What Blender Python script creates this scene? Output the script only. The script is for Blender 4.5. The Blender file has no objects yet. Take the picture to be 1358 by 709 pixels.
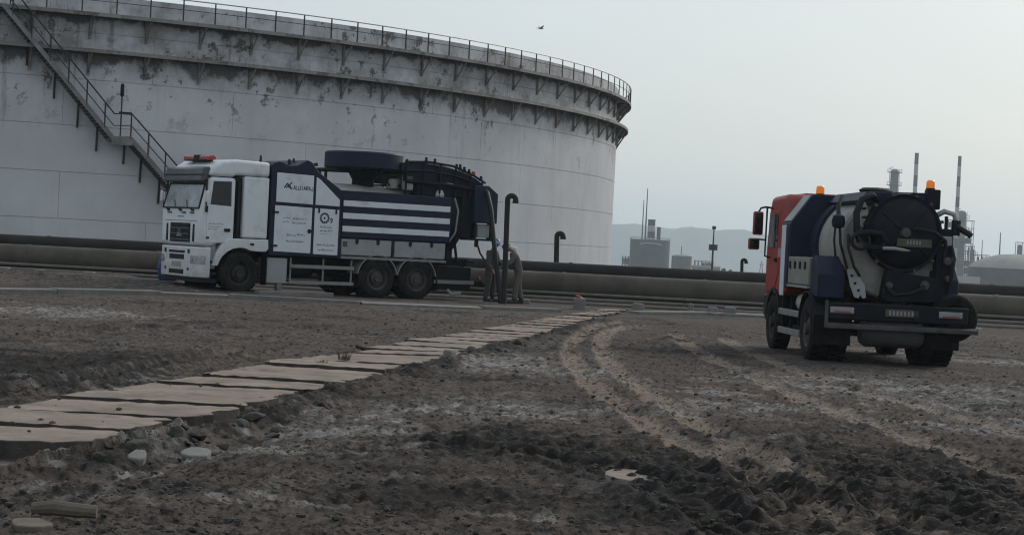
import bpy, bmesh, math, random
import numpy as np
from mathutils import Vector, Matrix

random.seed(7)
rng = np.random.default_rng(7)
PI = math.pi
sc = bpy.context.scene
C = sc.collection

# ------------------------------------------------------------------ camera
IW, IH, FPX = 1358.0, 709.0, 2600.0
EYE = 1.6
pitch = math.atan(28.46 / FPX)
roll = math.atan(0.05)
Fv = Vector((0, math.cos(pitch), -math.sin(pitch)))
R0 = Vector((1, 0, 0))
U0 = R0.cross(Fv)
Rv = R0 * math.cos(roll) + U0 * math.sin(roll)
Uv = U0 * math.cos(roll) - R0 * math.sin(roll)
cam_d = bpy.data.cameras.new('camera')
cam = bpy.data.objects.new('camera', cam_d)
C.objects.link(cam)
M = Matrix((Rv, Uv, -Fv)).transposed().to_4x4()
M.translation = Vector((0, 0, EYE))
cam.matrix_world = M
cam_d.sensor_fit = 'HORIZONTAL'
cam_d.sensor_width = 36.0
cam_d.lens = 36.0 * FPX / IW
cam_d.clip_start = 0.1
cam_d.clip_end = 12000
sc.camera = cam

# ------------------------------------------------------------------ light
SUN_EL, SUN_AZ = math.radians(32), math.radians(42)      # azimuth clockwise from the view direction (+Y)
world = bpy.data.worlds.new('World')
sc.world = world
world.use_nodes = True
nt = world.node_tree
nt.nodes.clear()
out = nt.nodes.new('ShaderNodeOutputWorld')
bg = nt.nodes.new('ShaderNodeBackground')
bg.inputs['Strength'].default_value = 0.112
sky = nt.nodes.new('ShaderNodeTexSky')
sky.sky_type = 'NISHITA'
sky.sun_disc = False
sky.sun_elevation = SUN_EL
sky.sun_rotation = SUN_AZ
sky.air_density = 1.2
sky.dust_density = 3.0
sky.ozone_density = 1.5
tc = nt.nodes.new('ShaderNodeTexCoord')
mp = nt.nodes.new('ShaderNodeMapping')
mp.inputs['Scale'].default_value = (1.0, 1.0, 4.0)
cn = nt.nodes.new('ShaderNodeTexNoise')
cn.inputs['Scale'].default_value = 2.2
cn.inputs['Detail'].default_value = 6
cn.inputs['Roughness'].default_value = 0.55
cr = nt.nodes.new('ShaderNodeValToRGB')
cr.color_ramp.elements[0].position = 0.30
cr.color_ramp.elements[0].color = (5.0, 5.65, 6.1, 1)
cr.color_ramp.elements[1].position = 0.72
cr.color_ramp.elements[1].color = (5.7, 6.2, 6.5, 1)
mx = nt.nodes.new('ShaderNodeMix')
mx.data_type = 'RGBA'
mx.inputs['Factor'].default_value = 0.76
nt.links.new(tc.outputs['Generated'], mp.inputs['Vector'])
nt.links.new(mp.outputs['Vector'], cn.inputs['Vector'])
nt.links.new(cn.outputs['Fac'], cr.inputs['Fac'])
nt.links.new(sky.outputs['Color'], mx.inputs[6])
nt.links.new(cr.outputs['Color'], mx.inputs[7])
nt.links.new(mx.outputs[2], bg.inputs['Color'])
nt.links.new(bg.outputs['Background'], out.inputs['Surface'])

sun_d = bpy.data.lights.new('sun', 'SUN')
sun_d.energy = 1.3
sun_d.angle = math.radians(14)
sun_d.color = (1.0, 0.95, 0.88)
sun = bpy.data.objects.new('sun', sun_d)
C.objects.link(sun)
sdir = Vector((math.sin(SUN_AZ) * math.cos(SUN_EL), math.cos(SUN_AZ) * math.cos(SUN_EL), math.sin(SUN_EL)))
sun.rotation_euler = (-sdir).to_track_quat('-Z', 'Y').to_euler()
sun.location = sdir * 200

sc.view_settings.view_transform = 'Standard'
sc.view_settings.look = 'None'
sc.view_settings.exposure = 0.16
sc.view_settings.gamma = 1.0
sc.view_settings.use_curve_mapping = False
sc.cycles.max_bounces = 6
sc.cycles.diffuse_bounces = 3
sc.cycles.glossy_bounces = 3
sc.cycles.transmission_bounces = 4
sc.cycles.volume_bounces = 1
sc.cycles.filter_width = 1.15


# ------------------------------------------------------------------ helpers
def ray(px, py):
    d = Fv * FPX + Rv * (px - IW / 2) + Uv * (IH / 2 - py)
    return d / d.y


def at(px, py, Y):
    r = ray(px, py)
    return Vector((0, 0, EYE)) + r * Y


def gnd(px, py, z=0.0):
    r = ray(px, py)
    t = (z - EYE) / r.z
    return Vector((0, 0, EYE)) + r * t


def hz(px, py_above, Y):
    """height above ground of a pixel at depth Y"""
    return at(px, py_above, Y).z


class MB:
    def __init__(self):
        self.v, self.f = [], []

    def add(self, vs, fs):
        b = len(self.v)
        self.v += [tuple(q) for q in vs]
        self.f += [tuple(b + i for i in f) for f in fs]
        return self

    def box(self, c, s, rot=None):
        hx, hy, hz_ = s[0] / 2, s[1] / 2, s[2] / 2
        vs = [Vector((x, y, z)) for x in (-hx, hx) for y in (-hy, hy) for z in (-hz_, hz_)]
        if rot is not None:
            vs = [rot @ q for q in vs]
        vs = [q + Vector(c) for q in vs]
        return self.add(vs, [(0, 1, 3, 2), (4, 6, 7, 5), (0, 4, 5, 1), (2, 3, 7, 6), (0, 2, 6, 4), (1, 5, 7, 3)])

    def bx(self, x0, x1, y0, y1, z0, z1):
        return self.box(((x0 + x1) / 2, (y0 + y1) / 2, (z0 + z1) / 2), (abs(x1 - x0), abs(y1 - y0), abs(z1 - z0)))

    def tube(self, pts, r, n=8, cap=True):
        pts = [Vector(q) for q in pts]
        rs = r if isinstance(r, (list, tuple)) else [r] * len(pts)
        rings = []
        prev = None
        for i, q in enumerate(pts):
            if i == 0:
                d = pts[1] - q
            elif i == len(pts) - 1:
                d = q - pts[i - 1]
            else:
                d = (pts[i + 1] - q).normalized() + (q - pts[i - 1]).normalized()
            d.normalize()
            if prev is None:
                a = Vector((0, 0, 1)) if abs(d.z) < 0.9 else Vector((1, 0, 0))
                u = d.cross(a).normalized()
            else:
                u = (prev - d * prev.dot(d)).normalized()
            prev = u
            w = d.cross(u)
            rings.append([q + (u * math.cos(2 * PI * k / n) + w * math.sin(2 * PI * k / n)) * rs[i] for k in range(n)])
        vs = [p_ for rg in rings for p_ in rg]
        fs = []
        for i in range(len(pts) - 1):
            for k in range(n):
                fs.append((i * n + k, i * n + (k + 1) % n, (i + 1) * n + (k + 1) % n, (i + 1) * n + k))
        if cap:
            fs.append(tuple(range(n))[::-1])
            fs.append(tuple((len(pts) - 1) * n + k for k in range(n)))
        return self.add(vs, fs)

    def cyl(self, p0, p1, r, n=16, r1=None):
        return self.tube([p0, p1], [r, r if r1 is None else r1], n)

    def prism(self, poly, lo, hi, axis='y'):
        """poly in (x,z) extruded along y, or (y,z) along x, or (x,y) along z"""
        def m(a, b, t):
            return (a, t, b) if axis == 'y' else ((t, a, b) if axis == 'x' else (a, b, t))
        n = len(poly)
        vs = [m(a, b, lo) for a, b in poly] + [m(a, b, hi) for a, b in poly]
        fs = [tuple(range(n)), tuple(range(n, 2 * n))[::-1]]
        for i in range(n):
            j = (i + 1) % n
            fs.append((i, i + n, j + n, j))
        return self.add(vs, fs)

    def lathe(self, prof, o, axis='y', n=32, close=False):
        """prof: list of (r,h) turned round an axis through o"""
        o = Vector(o)
        vs = []
        for r, h in prof:
            for k in range(n):
                a = 2 * PI * k / n
                c, s = r * math.cos(a), r * math.sin(a)
                q = {'y': (c, h, s), 'x': (h, c, s), 'z': (c, s, h)}[axis]
                vs.append(o + Vector(q))
        fs = []
        m = len(prof)
        for i in range(m if close else m - 1):
            i2 = (i + 1) % m
            for k in range(n):
                fs.append((i * n + k, i * n + (k + 1) % n, i2 * n + (k + 1) % n, i2 * n + k))
        if not close:
            fs.append(tuple(range(n)))
            fs.append(tuple((m - 1) * n + k for k in range(n)))
        return self.add(vs, fs)

    def mesh(self, name, mat=None, smooth=True, ang=35):
        me = bpy.data.meshes.new(name)
        me.from_pydata(self.v, [], self.f)
        bm = bmesh.new()
        bm.from_mesh(me)
        bmesh.ops.recalc_face_normals(bm, faces=bm.faces)
        bm.to_mesh(me)
        bm.free()
        if smooth:
            me.shade_smooth()
            me.set_sharp_from_angle(angle=math.radians(ang))
        if mat:
            me.materials.append(mat)
        return me

    def build(self, name, mat, parent=None, bevel=0.0, smooth=True, ang=35, seg=2):
        o = bpy.data.objects.new(name, self.mesh(name, mat, smooth, ang))
        C.objects.link(o)
        if parent is not None:
            o.parent = parent
        if bevel:
            b = o.modifiers.new('bevel', 'BEVEL')
            b.width = bevel
            b.segments = seg
            b.limit_method = 'ANGLE'
            b.angle_limit = math.radians(40)
        return o


def tag(o, label=None, cat=None, group=None, kind=None):
    if label:
        o['label'] = label
    if cat:
        o['category'] = cat
    if group:
        o['group'] = group
    if kind:
        o['kind'] = kind
    return o


def thing(name, label, cat, loc=(0, 0, 0), rz=0.0, group=None):
    o = bpy.data.objects.new(name, None)
    o.empty_display_size = 0.3
    C.objects.link(o)
    o.location = loc
    o.rotation_euler = (0, 0, rz)
    return tag(o, label, cat, group)


def inst(src, parent, loc=(0, 0, 0), rot=(0, 0, 0), scale=None):
    o = src.copy()
    C.objects.link(o)
    o.parent = parent
    o.location = loc
    o.rotation_euler = rot
    if scale:
        o.scale = scale
    return o


def dup(root, loc, rz=None, label=None):
    r = root.copy()
    C.objects.link(r)
    r.location = loc
    if rz is not None:
        r.rotation_euler = (0, 0, rz)
    if label:
        r['label'] = label
    for ch in list(root.children):
        c = ch.copy()
        C.objects.link(c)
        c.parent = r
        for g in ch.children:
            d = g.copy()
            C.objects.link(d)
            d.parent = c
    return r


# ------------------------------------------------------------------ materials
def mat(name, base, rough=0.6, metal=0.0, var=0.15, scale=3.0, bump=0.0, bscale=30.0,
        dirt=0.0, dcol=(0.10, 0.085, 0.07), dscale=1.4, spec=0.5, ior=1.45, world_pos=False, emit=None, alpha=None,
        streak=0.0, scol=(0.07, 0.05, 0.04), dust_z=None):
    m = bpy.data.materials.new(name)
    m.use_nodes = True
    n = m.node_tree
    L = n.links.new
    p = n.nodes['Principled BSDF']
    p.inputs['Roughness'].default_value = rough
    p.inputs['Metallic'].default_value = metal
    p.inputs['IOR'].default_value = ior
    p.inputs['Specular IOR Level'].default_value = spec
    if world_pos:
        pos = n.nodes.new('ShaderNodeNewGeometry').outputs['Position']
    else:
        pos = n.nodes.new('ShaderNodeTexCoord').outputs['Object']

    def noise(sc_, det=5, rgh=0.6, vec=None):
        t = n.nodes.new('ShaderNodeTexNoise')
        t.inputs['Scale'].default_value = sc_
        t.inputs['Detail'].default_value = det
        t.inputs['Roughness'].default_value = rgh
        L(vec or pos, t.inputs['Vector'])
        return t.outputs['Fac']

    def ramp(fac, a, b):
        r = n.nodes.new('ShaderNodeMapRange')
        r.inputs['From Min'].default_value = a
        r.inputs['From Max'].default_value = b
        L(fac, r.inputs['Value'])
        return r.outputs['Result']

    def mixc(fac, a, b):
        x = n.nodes.new('ShaderNodeMix')
        x.data_type = 'RGBA'
        for s, vv in ((x.inputs['Factor'], fac), (x.inputs[6], a), (x.inputs[7], b)):
            if hasattr(vv, 'is_linked'):
                L(vv, s)
            else:
                s.default_value = (*vv, 1) if isinstance(vv, tuple) else vv
        return x.outputs[2]

    def mul(a, b):
        x = n.nodes.new('ShaderNodeMath')
        x.operation = 'MULTIPLY'
        x.use_clamp = True
        for s, vv in ((x.inputs[0], a), (x.inputs[1], b)):
            if hasattr(vv, 'is_linked'):
                L(vv, s)
            else:
                s.default_value = vv
        return x.outputs[0]

    lo = tuple(max(0, c * (1 - var)) for c in base)
    hi = tuple(min(1, c * (1 + var)) for c in base)
    col = mixc(ramp(noise(scale), 0.3, 0.7), lo, hi)
    if dirt:
        d = mul(ramp(noise(dscale, 9, 0.68), 0.62 - 0.3 * dirt, 0.82 - 0.2 * dirt), min(1.0, 0.4 + dirt))
        col = mixc(d, col, dcol)
    if streak:
        mpp = n.nodes.new('ShaderNodeMapping')
        mpp.inputs['Scale'].default_value = (5.0, 5.0, 0.45)
        L(pos, mpp.inputs['Vector'])
        s = mul(ramp(noise(1.6, 6, 0.65, mpp.outputs['Vector']), 0.56, 0.78), streak)
        col = mixc(s, col, scol)
    if dust_z:
        sx = n.nodes.new('ShaderNodeSeparateXYZ')
        L(pos, sx.inputs[0])
        zz = ramp(sx.outputs['Z'], dust_z[1], dust_z[0])
        d2 = mul(mul(zz, ramp(noise(3.5, 8, 0.7), 0.25, 0.6)), dust_z[2])
        col = mixc(d2, col, (0.13, 0.105, 0.085))
    L(col, p.inputs['Base Color'])
    if bump:
        b = n.nodes.new('ShaderNodeBump')
        b.inputs['Strength'].default_value = bump
        b.inputs['Distance'].default_value = 0.02
        L(noise(bscale, 6, 0.65), b.inputs['Height'])
        L(b.outputs['Normal'], p.inputs['Normal'])
    rr = ramp(noise(scale * 2.3), 0.2, 0.8)
    mr = n.nodes.new('ShaderNodeMapRange')
    mr.inputs['To Min'].default_value = max(0.02, rough - 0.08)
    mr.inputs['To Max'].default_value = min(1, rough + 0.1)
    L(rr, mr.inputs['Value'])
    L(mr.outputs['Result'], p.inputs['Roughness'])
    if emit:
        p.inputs['Emission Color'].default_value = (*emit[0], 1)
        p.inputs['Emission Strength'].default_value = emit[1]
    return m


MT = {}
MT['white_paint'] = mat('white_paint', (0.60, 0.62, 0.65), 0.42, dirt=0.18, dscale=1.1, streak=0.25, scol=(0.25, 0.22, 0.19), dust_z=(0.3, 1.6, 0.55), var=0.05)
MT['white_panel'] = mat('white_panel', (0.56, 0.59, 0.635), 0.45, dirt=0.12, var=0.05, streak=0.2, scol=(0.3, 0.27, 0.25))
MT['grey_panel'] = mat('grey_panel', (0.25, 0.26, 0.265), 0.55, dirt=0.3, var=0.1, streak=0.4)
MT['tan_panel'] = mat('tan_panel', (0.21, 0.20, 0.185), 0.65, dirt=0.35, var=0.15, streak=0.4)
MT['navy_paint'] = mat('navy_paint', (0.006, 0.0095, 0.030), 0.55, spec=.3, dirt=0.22, dcol=(0.03, 0.028, 0.032), var=0.2, streak=0.2, scol=(0.03, 0.03, 0.035))
MT['navy_dull'] = mat('navy_dull', (0.0045, 0.0055, 0.0105), 0.65, spec=.25, dirt=0.35, dcol=(0.022, 0.02, 0.02), var=0.3, streak=0.3, scol=(0.025, 0.022, 0.022))
MT['black_steel'] = mat('black_steel', (0.007, 0.007, 0.008), 0.7, spec=.25, dirt=0.3, dcol=(0.025, 0.022, 0.02), var=0.3)
MT['black_plastic'] = mat('black_plastic', (0.008, 0.0085, 0.010), 0.55, spec=.3, var=0.2, dirt=0.1, dcol=(0.025, 0.023, 0.02))
MT['rubber'] = mat('rubber', (0.009, 0.009, 0.009), 0.9, spec=.2, dirt=0.5, dcol=(0.032, 0.027, 0.023), dscale=3.0, var=0.25)
MT['rim_steel'] = mat('rim_steel', (0.06, 0.057, 0.054), 0.7, metal=0.2, dirt=0.5, dcol=(0.04, 0.034, 0.028), dscale=4, var=0.2)
MT['dark_rim'] = mat('dark_rim', (0.014, 0.0135, 0.0135), 0.7, dirt=0.4, dcol=(0.035, 0.03, 0.025), dscale=4, var=0.2)
MT['galvanised'] = mat('galvanised', (0.30, 0.30, 0.29), 0.5, metal=0.35, dirt=0.3, var=0.15)
MT['rail_white'] = mat('rail_white', (0.20, 0.195, 0.19), 0.6, dirt=0.45, dscale=3, var=0.15)
MT['window_dark'] = mat('window_dark', (0.010, 0.011, 0.013), 0.12, var=0.1)
MT['windscreen'] = mat('windscreen', (0.33, 0.36, 0.385), 0.10, var=0.4, scale=1.6, ior=1.7)  # pale base colour paints in reflection and light coming through the cab
MT['lamp_glass'] = mat('lamp_glass', (0.35, 0.37, 0.40), 0.15, metal=0.4, var=0.3, scale=12)
MT['visor'] = mat('visor', (0.055, 0.055, 0.062), 0.2, var=0.2)
MT['red_paint'] = mat('red_paint', (0.30, 0.030, 0.018), 0.45, dirt=0.3, dcol=(0.11, 0.06, 0.05), var=0.15, streak=0.3, scol=(0.08, 0.03, 0.025))
MT['red_lens'] = mat('red_lens', (0.30, 0.035, 0.02), 0.25, var=0.2)
MT['amber_lens'] = mat('amber_lens', (0.80, 0.22, 0.02), 0.25, var=0.1, emit=((1.0, 0.3, 0.03), 0.18))
MT['tank_white'] = mat('tank_white', (0.40, 0.39, 0.36), 0.5, dirt=0.3, dcol=(0.16, 0.13, 0.10), dscale=1.8, var=0.1, streak=0.5, scol=(0.13, 0.10, 0.08))
MT['plate_yellow'] = mat('plate_yellow', (0.075, 0.064, 0.042), 0.7, dirt=0.4, var=0.15)
MT['print_dark'] = mat('print_dark', (0.03, 0.032, 0.045), 0.7, var=0.1)
MT['print_faint'] = mat('print_faint', (0.22, 0.23, 0.26), 0.7, var=0.1)
MT['blue_plastic'] = mat('blue_plastic', (0.010, 0.030, 0.13), 0.5, var=0.15, dirt=0.2)
MT['concrete'] = mat('concrete', (0.155, 0.148, 0.14), 0.9, var=0.22, scale=4, bump=0.5, bscale=25, dirt=0.3, dcol=(0.08, 0.068, 0.058), world_pos=True)
MT['concrete_tan'] = mat('concrete_tan', (0.225, 0.176, 0.140), 0.9, var=0.30, scale=1.3, bump=0.55, bscale=28, dirt=0.5, dcol=(0.085, 0.069, 0.057), dscale=2.2, world_pos=True, streak=.3, scol=(.30,.28,.26))
MT['slab_side_shade'] = mat('slab_side_shade', (0.050, 0.042, 0.037), 0.95, var=0.4, scale=7, bump=0.6, bscale=30, world_pos=True)  # dark colour that paints the shade of the gaps between slabs
MT['rock'] = mat('rock', (0.055, 0.050, 0.045), 0.95, var=0.4, scale=9, bump=0.7, bscale=30, world_pos=True)
MT['pipe_rust'] = mat('pipe_rust', (0.068, 0.055, 0.045), 0.75, spec=.4, var=0.35, scale=1.2, dirt=0.5, dcol=(0.095, 0.078, 0.063), dscale=0.7, bump=0.2, world_pos=True)
MT['pipe_dark'] = mat('pipe_dark', (0.027, 0.024, 0.022), 0.75, spec=.2, var=0.3, scale=1.4, dirt=0.3, dcol=(0.035, 0.03, 0.026), world_pos=True)
MT['pipe_pale'] = mat('pipe_pale', (0.12, 0.11, 0.10), 0.85, var=0.2, dirt=0.3, world_pos=True)
MT['vent_steel'] = mat('vent_steel', (0.022, 0.020, 0.0195), 0.75, spec=.25, var=0.3, dirt=0.2, dcol=(.04,.034,.03), scale=8)
MT['coverall'] = mat('coverall', (0.085, 0.077, 0.068), 0.95, var=0.18, scale=7, bump=0.5, bscale=14, dirt=0.35, dcol=(0.07, 0.06, 0.05))
MT['coverall_dark'] = mat('coverall_dark', (0.055, 0.050, 0.045), 0.95, var=0.18, scale=7, bump=0.5, bscale=14, dirt=0.35, dcol=(0.05, 0.045, 0.04))
MT['skin'] = mat('skin', (0.22, 0.13, 0.09), 0.6, var=0.1)
MT['helmet_blue'] = mat('helmet_blue', (0.03, 0.08, 0.28), 0.35, var=0.1)
MT['hood_white'] = mat('hood_white', (0.55, 0.55, 0.54), 0.9, var=0.1)
MT['boot'] = mat('boot', (0.02, 0.018, 0.016), 0.7, var=0.2)
MT['glove'] = mat('glove', (0.05, 0.045, 0.04), 0.9, var=0.2)
MT['far_steel'] = mat('far_steel', (0.095, 0.092, 0.09), 0.7, var=0.25, scale=0.4, dirt=0.3, dscale=0.3, world_pos=True)
MT['far_dark'] = mat('far_dark', (0.035, 0.033, 0.033), 0.8, var=0.3, scale=0.3, world_pos=True)
MT['far_tank'] = mat('far_tank', (0.075, 0.07, 0.068), 0.8, var=0.25, scale=0.25, dirt=0.3, dscale=0.2, streak=0.4, world_pos=True)
MT['far_pale'] = mat('far_pale', (0.33, 0.32, 0.31), 0.8, var=0.15, scale=0.25, world_pos=True)
MT['far_roof'] = mat('far_roof', (0.24, 0.22, 0.20), 0.8, var=0.15, scale=0.25, world_pos=True)
MT['hill'] = mat('hill', (0.085, 0.077, 0.068), 0.95, var=0.3, scale=0.01, world_pos=True)
MT['bird'] = mat('bird', (0.35, 0.34, 0.34), 0.9)
MT['stair_steel'] = mat('stair_steel', (0.024, 0.024, 0.026), 0.7, var=0.25, dirt=0.35, dcol=(0.045, 0.038, 0.034), world_pos=True)
MT['stair_pale'] = mat('stair_pale', (0.17, 0.165, 0.16), 0.7, var=0.25, dirt=0.4, dcol=(0.09, 0.075, 0.065), world_pos=True)
MT['grimy_steel'] = mat('grimy_steel', (0.055, 0.052, 0.052), 0.65, dirt=0.5, dcol=(0.025, 0.022, 0.02), var=0.3, scale=5)
MT['tank_grimy'] = mat('tank_grimy', (0.27, 0.26, 0.24), 0.6, dirt=0.55, dcol=(0.06, 0.052, 0.045), dscale=1.5, var=0.15, streak=0.8, scol=(0.05, 0.042, 0.037), dust_z=(1.0, 1.9, .5))
MT['wood'] = mat('wood', (0.115, 0.095, 0.075), 0.9, var=0.3, scale=6, bump=0.5)
MT['weed'] = mat('weed', (0.10, 0.085, 0.05), 0.95, var=0.3)


ZT_ = 9.62


def shell_material(name, base, patch, patch_col, streak_amt, band=None):
    """weathered tank paint: blistered patches, rust runs and soot, all in world space"""
    m = bpy.data.materials.new(name)
    m.use_nodes = True
    n = m.node_tree
    L = n.links.new
    p = n.nodes['Principled BSDF']
    p.inputs['Roughness'].default_value = 0.65
    pos = n.nodes.new('ShaderNodeNewGeometry').outputs['Position']
    sx = n.nodes.new('ShaderNodeSeparateXYZ')
    L(pos, sx.inputs[0])
    Z = sx.outputs['Z']

    def noise(sc_, det, rgh, mscale=None):
        v = pos
        if mscale:
            mm = n.nodes.new('ShaderNodeMapping')
            mm.inputs['Scale'].default_value = mscale
            L(pos, mm.inputs['Vector'])
            v = mm.outputs['Vector']
        t = n.nodes.new('ShaderNodeTexNoise')
        t.inputs['Scale'].default_value = sc_
        t.inputs['Detail'].default_value = det
        t.inputs['Roughness'].default_value = rgh
        L(v, t.inputs['Vector'])
        return t.outputs['Fac']

    def rmp(f, a, b, c=0.0, d=1.0):
        r = n.nodes.new('ShaderNodeMapRange')
        for k, vv in zip(('From Min', 'From Max', 'To Min', 'To Max'), (a, b, c, d)):
            r.inputs[k].default_value = vv
        L(f, r.inputs['Value'])
        return r.outputs['Result']

    def op(o, a, b):
        x = n.nodes.new('ShaderNodeMath')
        x.operation = o
        for s, vv in ((x.inputs[0], a), (x.inputs[1], b)):
            if hasattr(vv, 'is_linked'):
                L(vv, s)
            else:
                s.default_value = vv
        return x.outputs[0]

    def mixc(f, a, b):
        x = n.nodes.new('ShaderNodeMix')
        x.data_type = 'RGBA'
        x.clamp_factor = True
        for s, vv in ((x.inputs['Factor'], f), (x.inputs[6], a), (x.inputs[7], b)):
            if hasattr(vv, 'is_linked'):
                L(vv, s)
            else:
                s.default_value = (*vv, 1) if isinstance(vv, tuple) else vv
        return x.outputs[2]
    col = mixc(rmp(noise(0.35, 4, 0.6), 0.3, 0.7), tuple(c * 0.88 for c in base), tuple(min(1, c * 1.08) for c in base))
    up = rmp(Z, 6.6, 8.2)
    # broad grey-brown weathering, strongest on the two upper courses
    w = op('MULTIPLY', rmp(noise(0.55, 9, 0.72), 0.40, 0.66), op('ADD', op('MULTIPLY', up, 0.72), 0.08))
    col = mixc(w, col, (0.135, 0.108, 0.088))
    # rust runs (thin, long in z)
    run = rmp(noise(1.0, 7, 0.68, (2.4, 2.4, 0.20)), 0.56, 0.68)
    run = op('MULTIPLY', run, rmp(noise(0.22, 3, 0.5), 0.42, 0.58))
    run = op('MULTIPLY', op('MULTIPLY', run, rmp(Z, 4.2, 7.4)), streak_amt)
    col = mixc(run, col, (0.095, 0.064, 0.046))
    # grey wash marks on the lower courses
    ws_ = op('MULTIPLY', rmp(noise(1.0, 6, 0.6, (0.9, 0.9, 0.15)), 0.52, 0.72), 0.28)
    col = mixc(ws_, col, tuple(c * 0.62 for c in base))
    # flaked patches down to the rust, some with a sharp lip
    fl = rmp(noise(1.25, 11, 0.76), patch - 0.01, patch + 0.02)
    fl = op('MULTIPLY', fl, rmp(noise(0.19, 3, 0.5), 0.36, 0.52))
    fl = op('MULTIPLY', fl, rmp(Z, 5.0, 7.2))
    col = mixc(op('MULTIPLY', fl, 0.92), col, patch_col)
    fl2 = op('MULTIPLY', rmp(noise(2.6, 8, 0.72), 0.625, 0.645), rmp(Z, 5.2, 7.6))
    fl2 = op('MULTIPLY', fl2, rmp(noise(0.3, 3, .5), .45, .58))
    col = mixc(fl2, col, (0.035, 0.030, 0.028))
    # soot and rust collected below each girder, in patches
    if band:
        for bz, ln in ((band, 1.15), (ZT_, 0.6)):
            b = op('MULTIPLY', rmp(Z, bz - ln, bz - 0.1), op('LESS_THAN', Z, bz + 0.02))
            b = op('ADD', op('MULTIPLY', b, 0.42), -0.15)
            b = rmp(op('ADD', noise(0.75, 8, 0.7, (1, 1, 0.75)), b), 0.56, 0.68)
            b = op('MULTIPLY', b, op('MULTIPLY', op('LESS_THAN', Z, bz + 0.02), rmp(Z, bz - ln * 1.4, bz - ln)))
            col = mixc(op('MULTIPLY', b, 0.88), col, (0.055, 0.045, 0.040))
    L(col, p.inputs['Base Color'])
    bp = n.nodes.new('ShaderNodeBump')
    bp.inputs['Strength'].default_value = 0.25
    bp.inputs['Distance'].default_value = 0.05
    L(noise(0.7, 5, 0.6), bp.inputs['Height'])
    L(bp.outputs['Normal'], p.inputs['Normal'])
    return m


MT['shell'] = shell_material('tank_shell_paint', (0.505, 0.515, 0.535), 0.57, (0.075, 0.062, 0.055), 0.85, 8.25)
MT['girder'] = shell_material('tank_girder_paint', (0.24, 0.23, 0.215), 0.54, (0.085, 0.07, 0.06), 0.9)


# ------------------------------------------------------------------ numpy noise
def vnoise(x, y, seed):
    xi, yi = np.floor(x).astype(np.int64), np.floor(y).astype(np.int64)
    fx, fy = x - xi, y - yi
    fx = fx * fx * fx * (fx * (fx * 6 - 15) + 10)
    fy = fy * fy * fy * (fy * (fy * 6 - 15) + 10)

    def h(a, b):
        k = (a * 374761393 + b * 668265263 + seed * 2147483647 + 1013904223) & 0xFFFFFFFF
        k = ((k ^ (k >> 13)) * 1274126177) & 0xFFFFFFFF
        k = ((k ^ (k >> 16)) * 2246822519) & 0xFFFFFFFF
        return ((k ^ (k >> 15)) & 0xFFFFFF) / float(0xFFFFFF)
    a = h(xi, yi) * (1 - fx) + h(xi + 1, yi) * fx
    b = h(xi, yi + 1) * (1 - fx) + h(xi + 1, yi + 1) * fx
    return a * (1 - fy) + b * fy


def fbm(x, y, seed, octv=5, gain=0.5, lac=2.03):
    s, a, t = 0, 1.0, 0
    for i in range(octv):
        s = s + a * vnoise(x + 17.3 * i, y - 9.1 * i, seed + i)
        t += a
        a *= gain
        x, y = x * lac, y * lac
    return s / t


def cells(x, y, seed):
    """distance to the border of the nearest cell and a random value per cell"""
    xi, yi = np.floor(x).astype(np.int64), np.floor(y).astype(np.int64)

    def h(a, b, k_):
        k = (a * 374761393 + b * 668265263 + (seed + k_) * 974711 + 1013904223) & 0xFFFFFFFF
        k = ((k ^ (k >> 13)) * 1274126177) & 0xFFFFFFFF
        k = ((k ^ (k >> 16)) * 2246822519) & 0xFFFFFFFF
        return ((k ^ (k >> 15)) & 0xFFFFFF) / float(0xFFFFFF)
    f1 = np.full(x.shape, 9.0)
    f2 = np.full(x.shape, 9.0)
    val = np.zeros(x.shape)
    for dx in (-1, 0, 1):
        for dy in (-1, 0, 1):
            a, b = xi + dx, yi + dy
            d = np.hypot(a + h(a, b, 1) - x, b + h(a, b, 2) - y)
            m = d < f1
            f2 = np.where(m, f1, np.minimum(f2, d))
            val = np.where(m, h(a, b, 3), val)
            f1 = np.where(m, d, f1)
    return f2 - f1, val


def ridged(x, y, seed, octv=4):
    s, a, t = 0, 1.0, 0
    for i in range(octv):
        s = s + a * (1 - np.abs(2 * vnoise(x + 5.7 * i, y + 3.3 * i, seed + i) - 1)) ** 2
        t += a
        a *= 0.5
        x, y = x * 2.07, y * 2.07
    return s / t


# ------------------------------------------------------------------ the ground
def path_xy(pts, sub=8):
    """catmull-rom through world points"""
    P = [np.array((q.x, q.y)) for q in pts]
    P = [2 * P[0] - P[1]] + P + [2 * P[-1] - P[-2]]
    o = []
    for i in range(1, len(P) - 2):
        for k in range(sub):
            t = k / sub
            a, b, c, d = P[i - 1], P[i], P[i + 1], P[i + 2]
            o.append(0.5 * (2 * b + (c - a) * t + (2 * a - 5 * b + 4 * c - d) * t * t + (3 * b - a - 3 * c + d) * t ** 3))
    o.append(P[-2])
    return np.array(o)


def px_line(*pts):
    return path_xy([gnd(*q) for q in pts])


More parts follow.
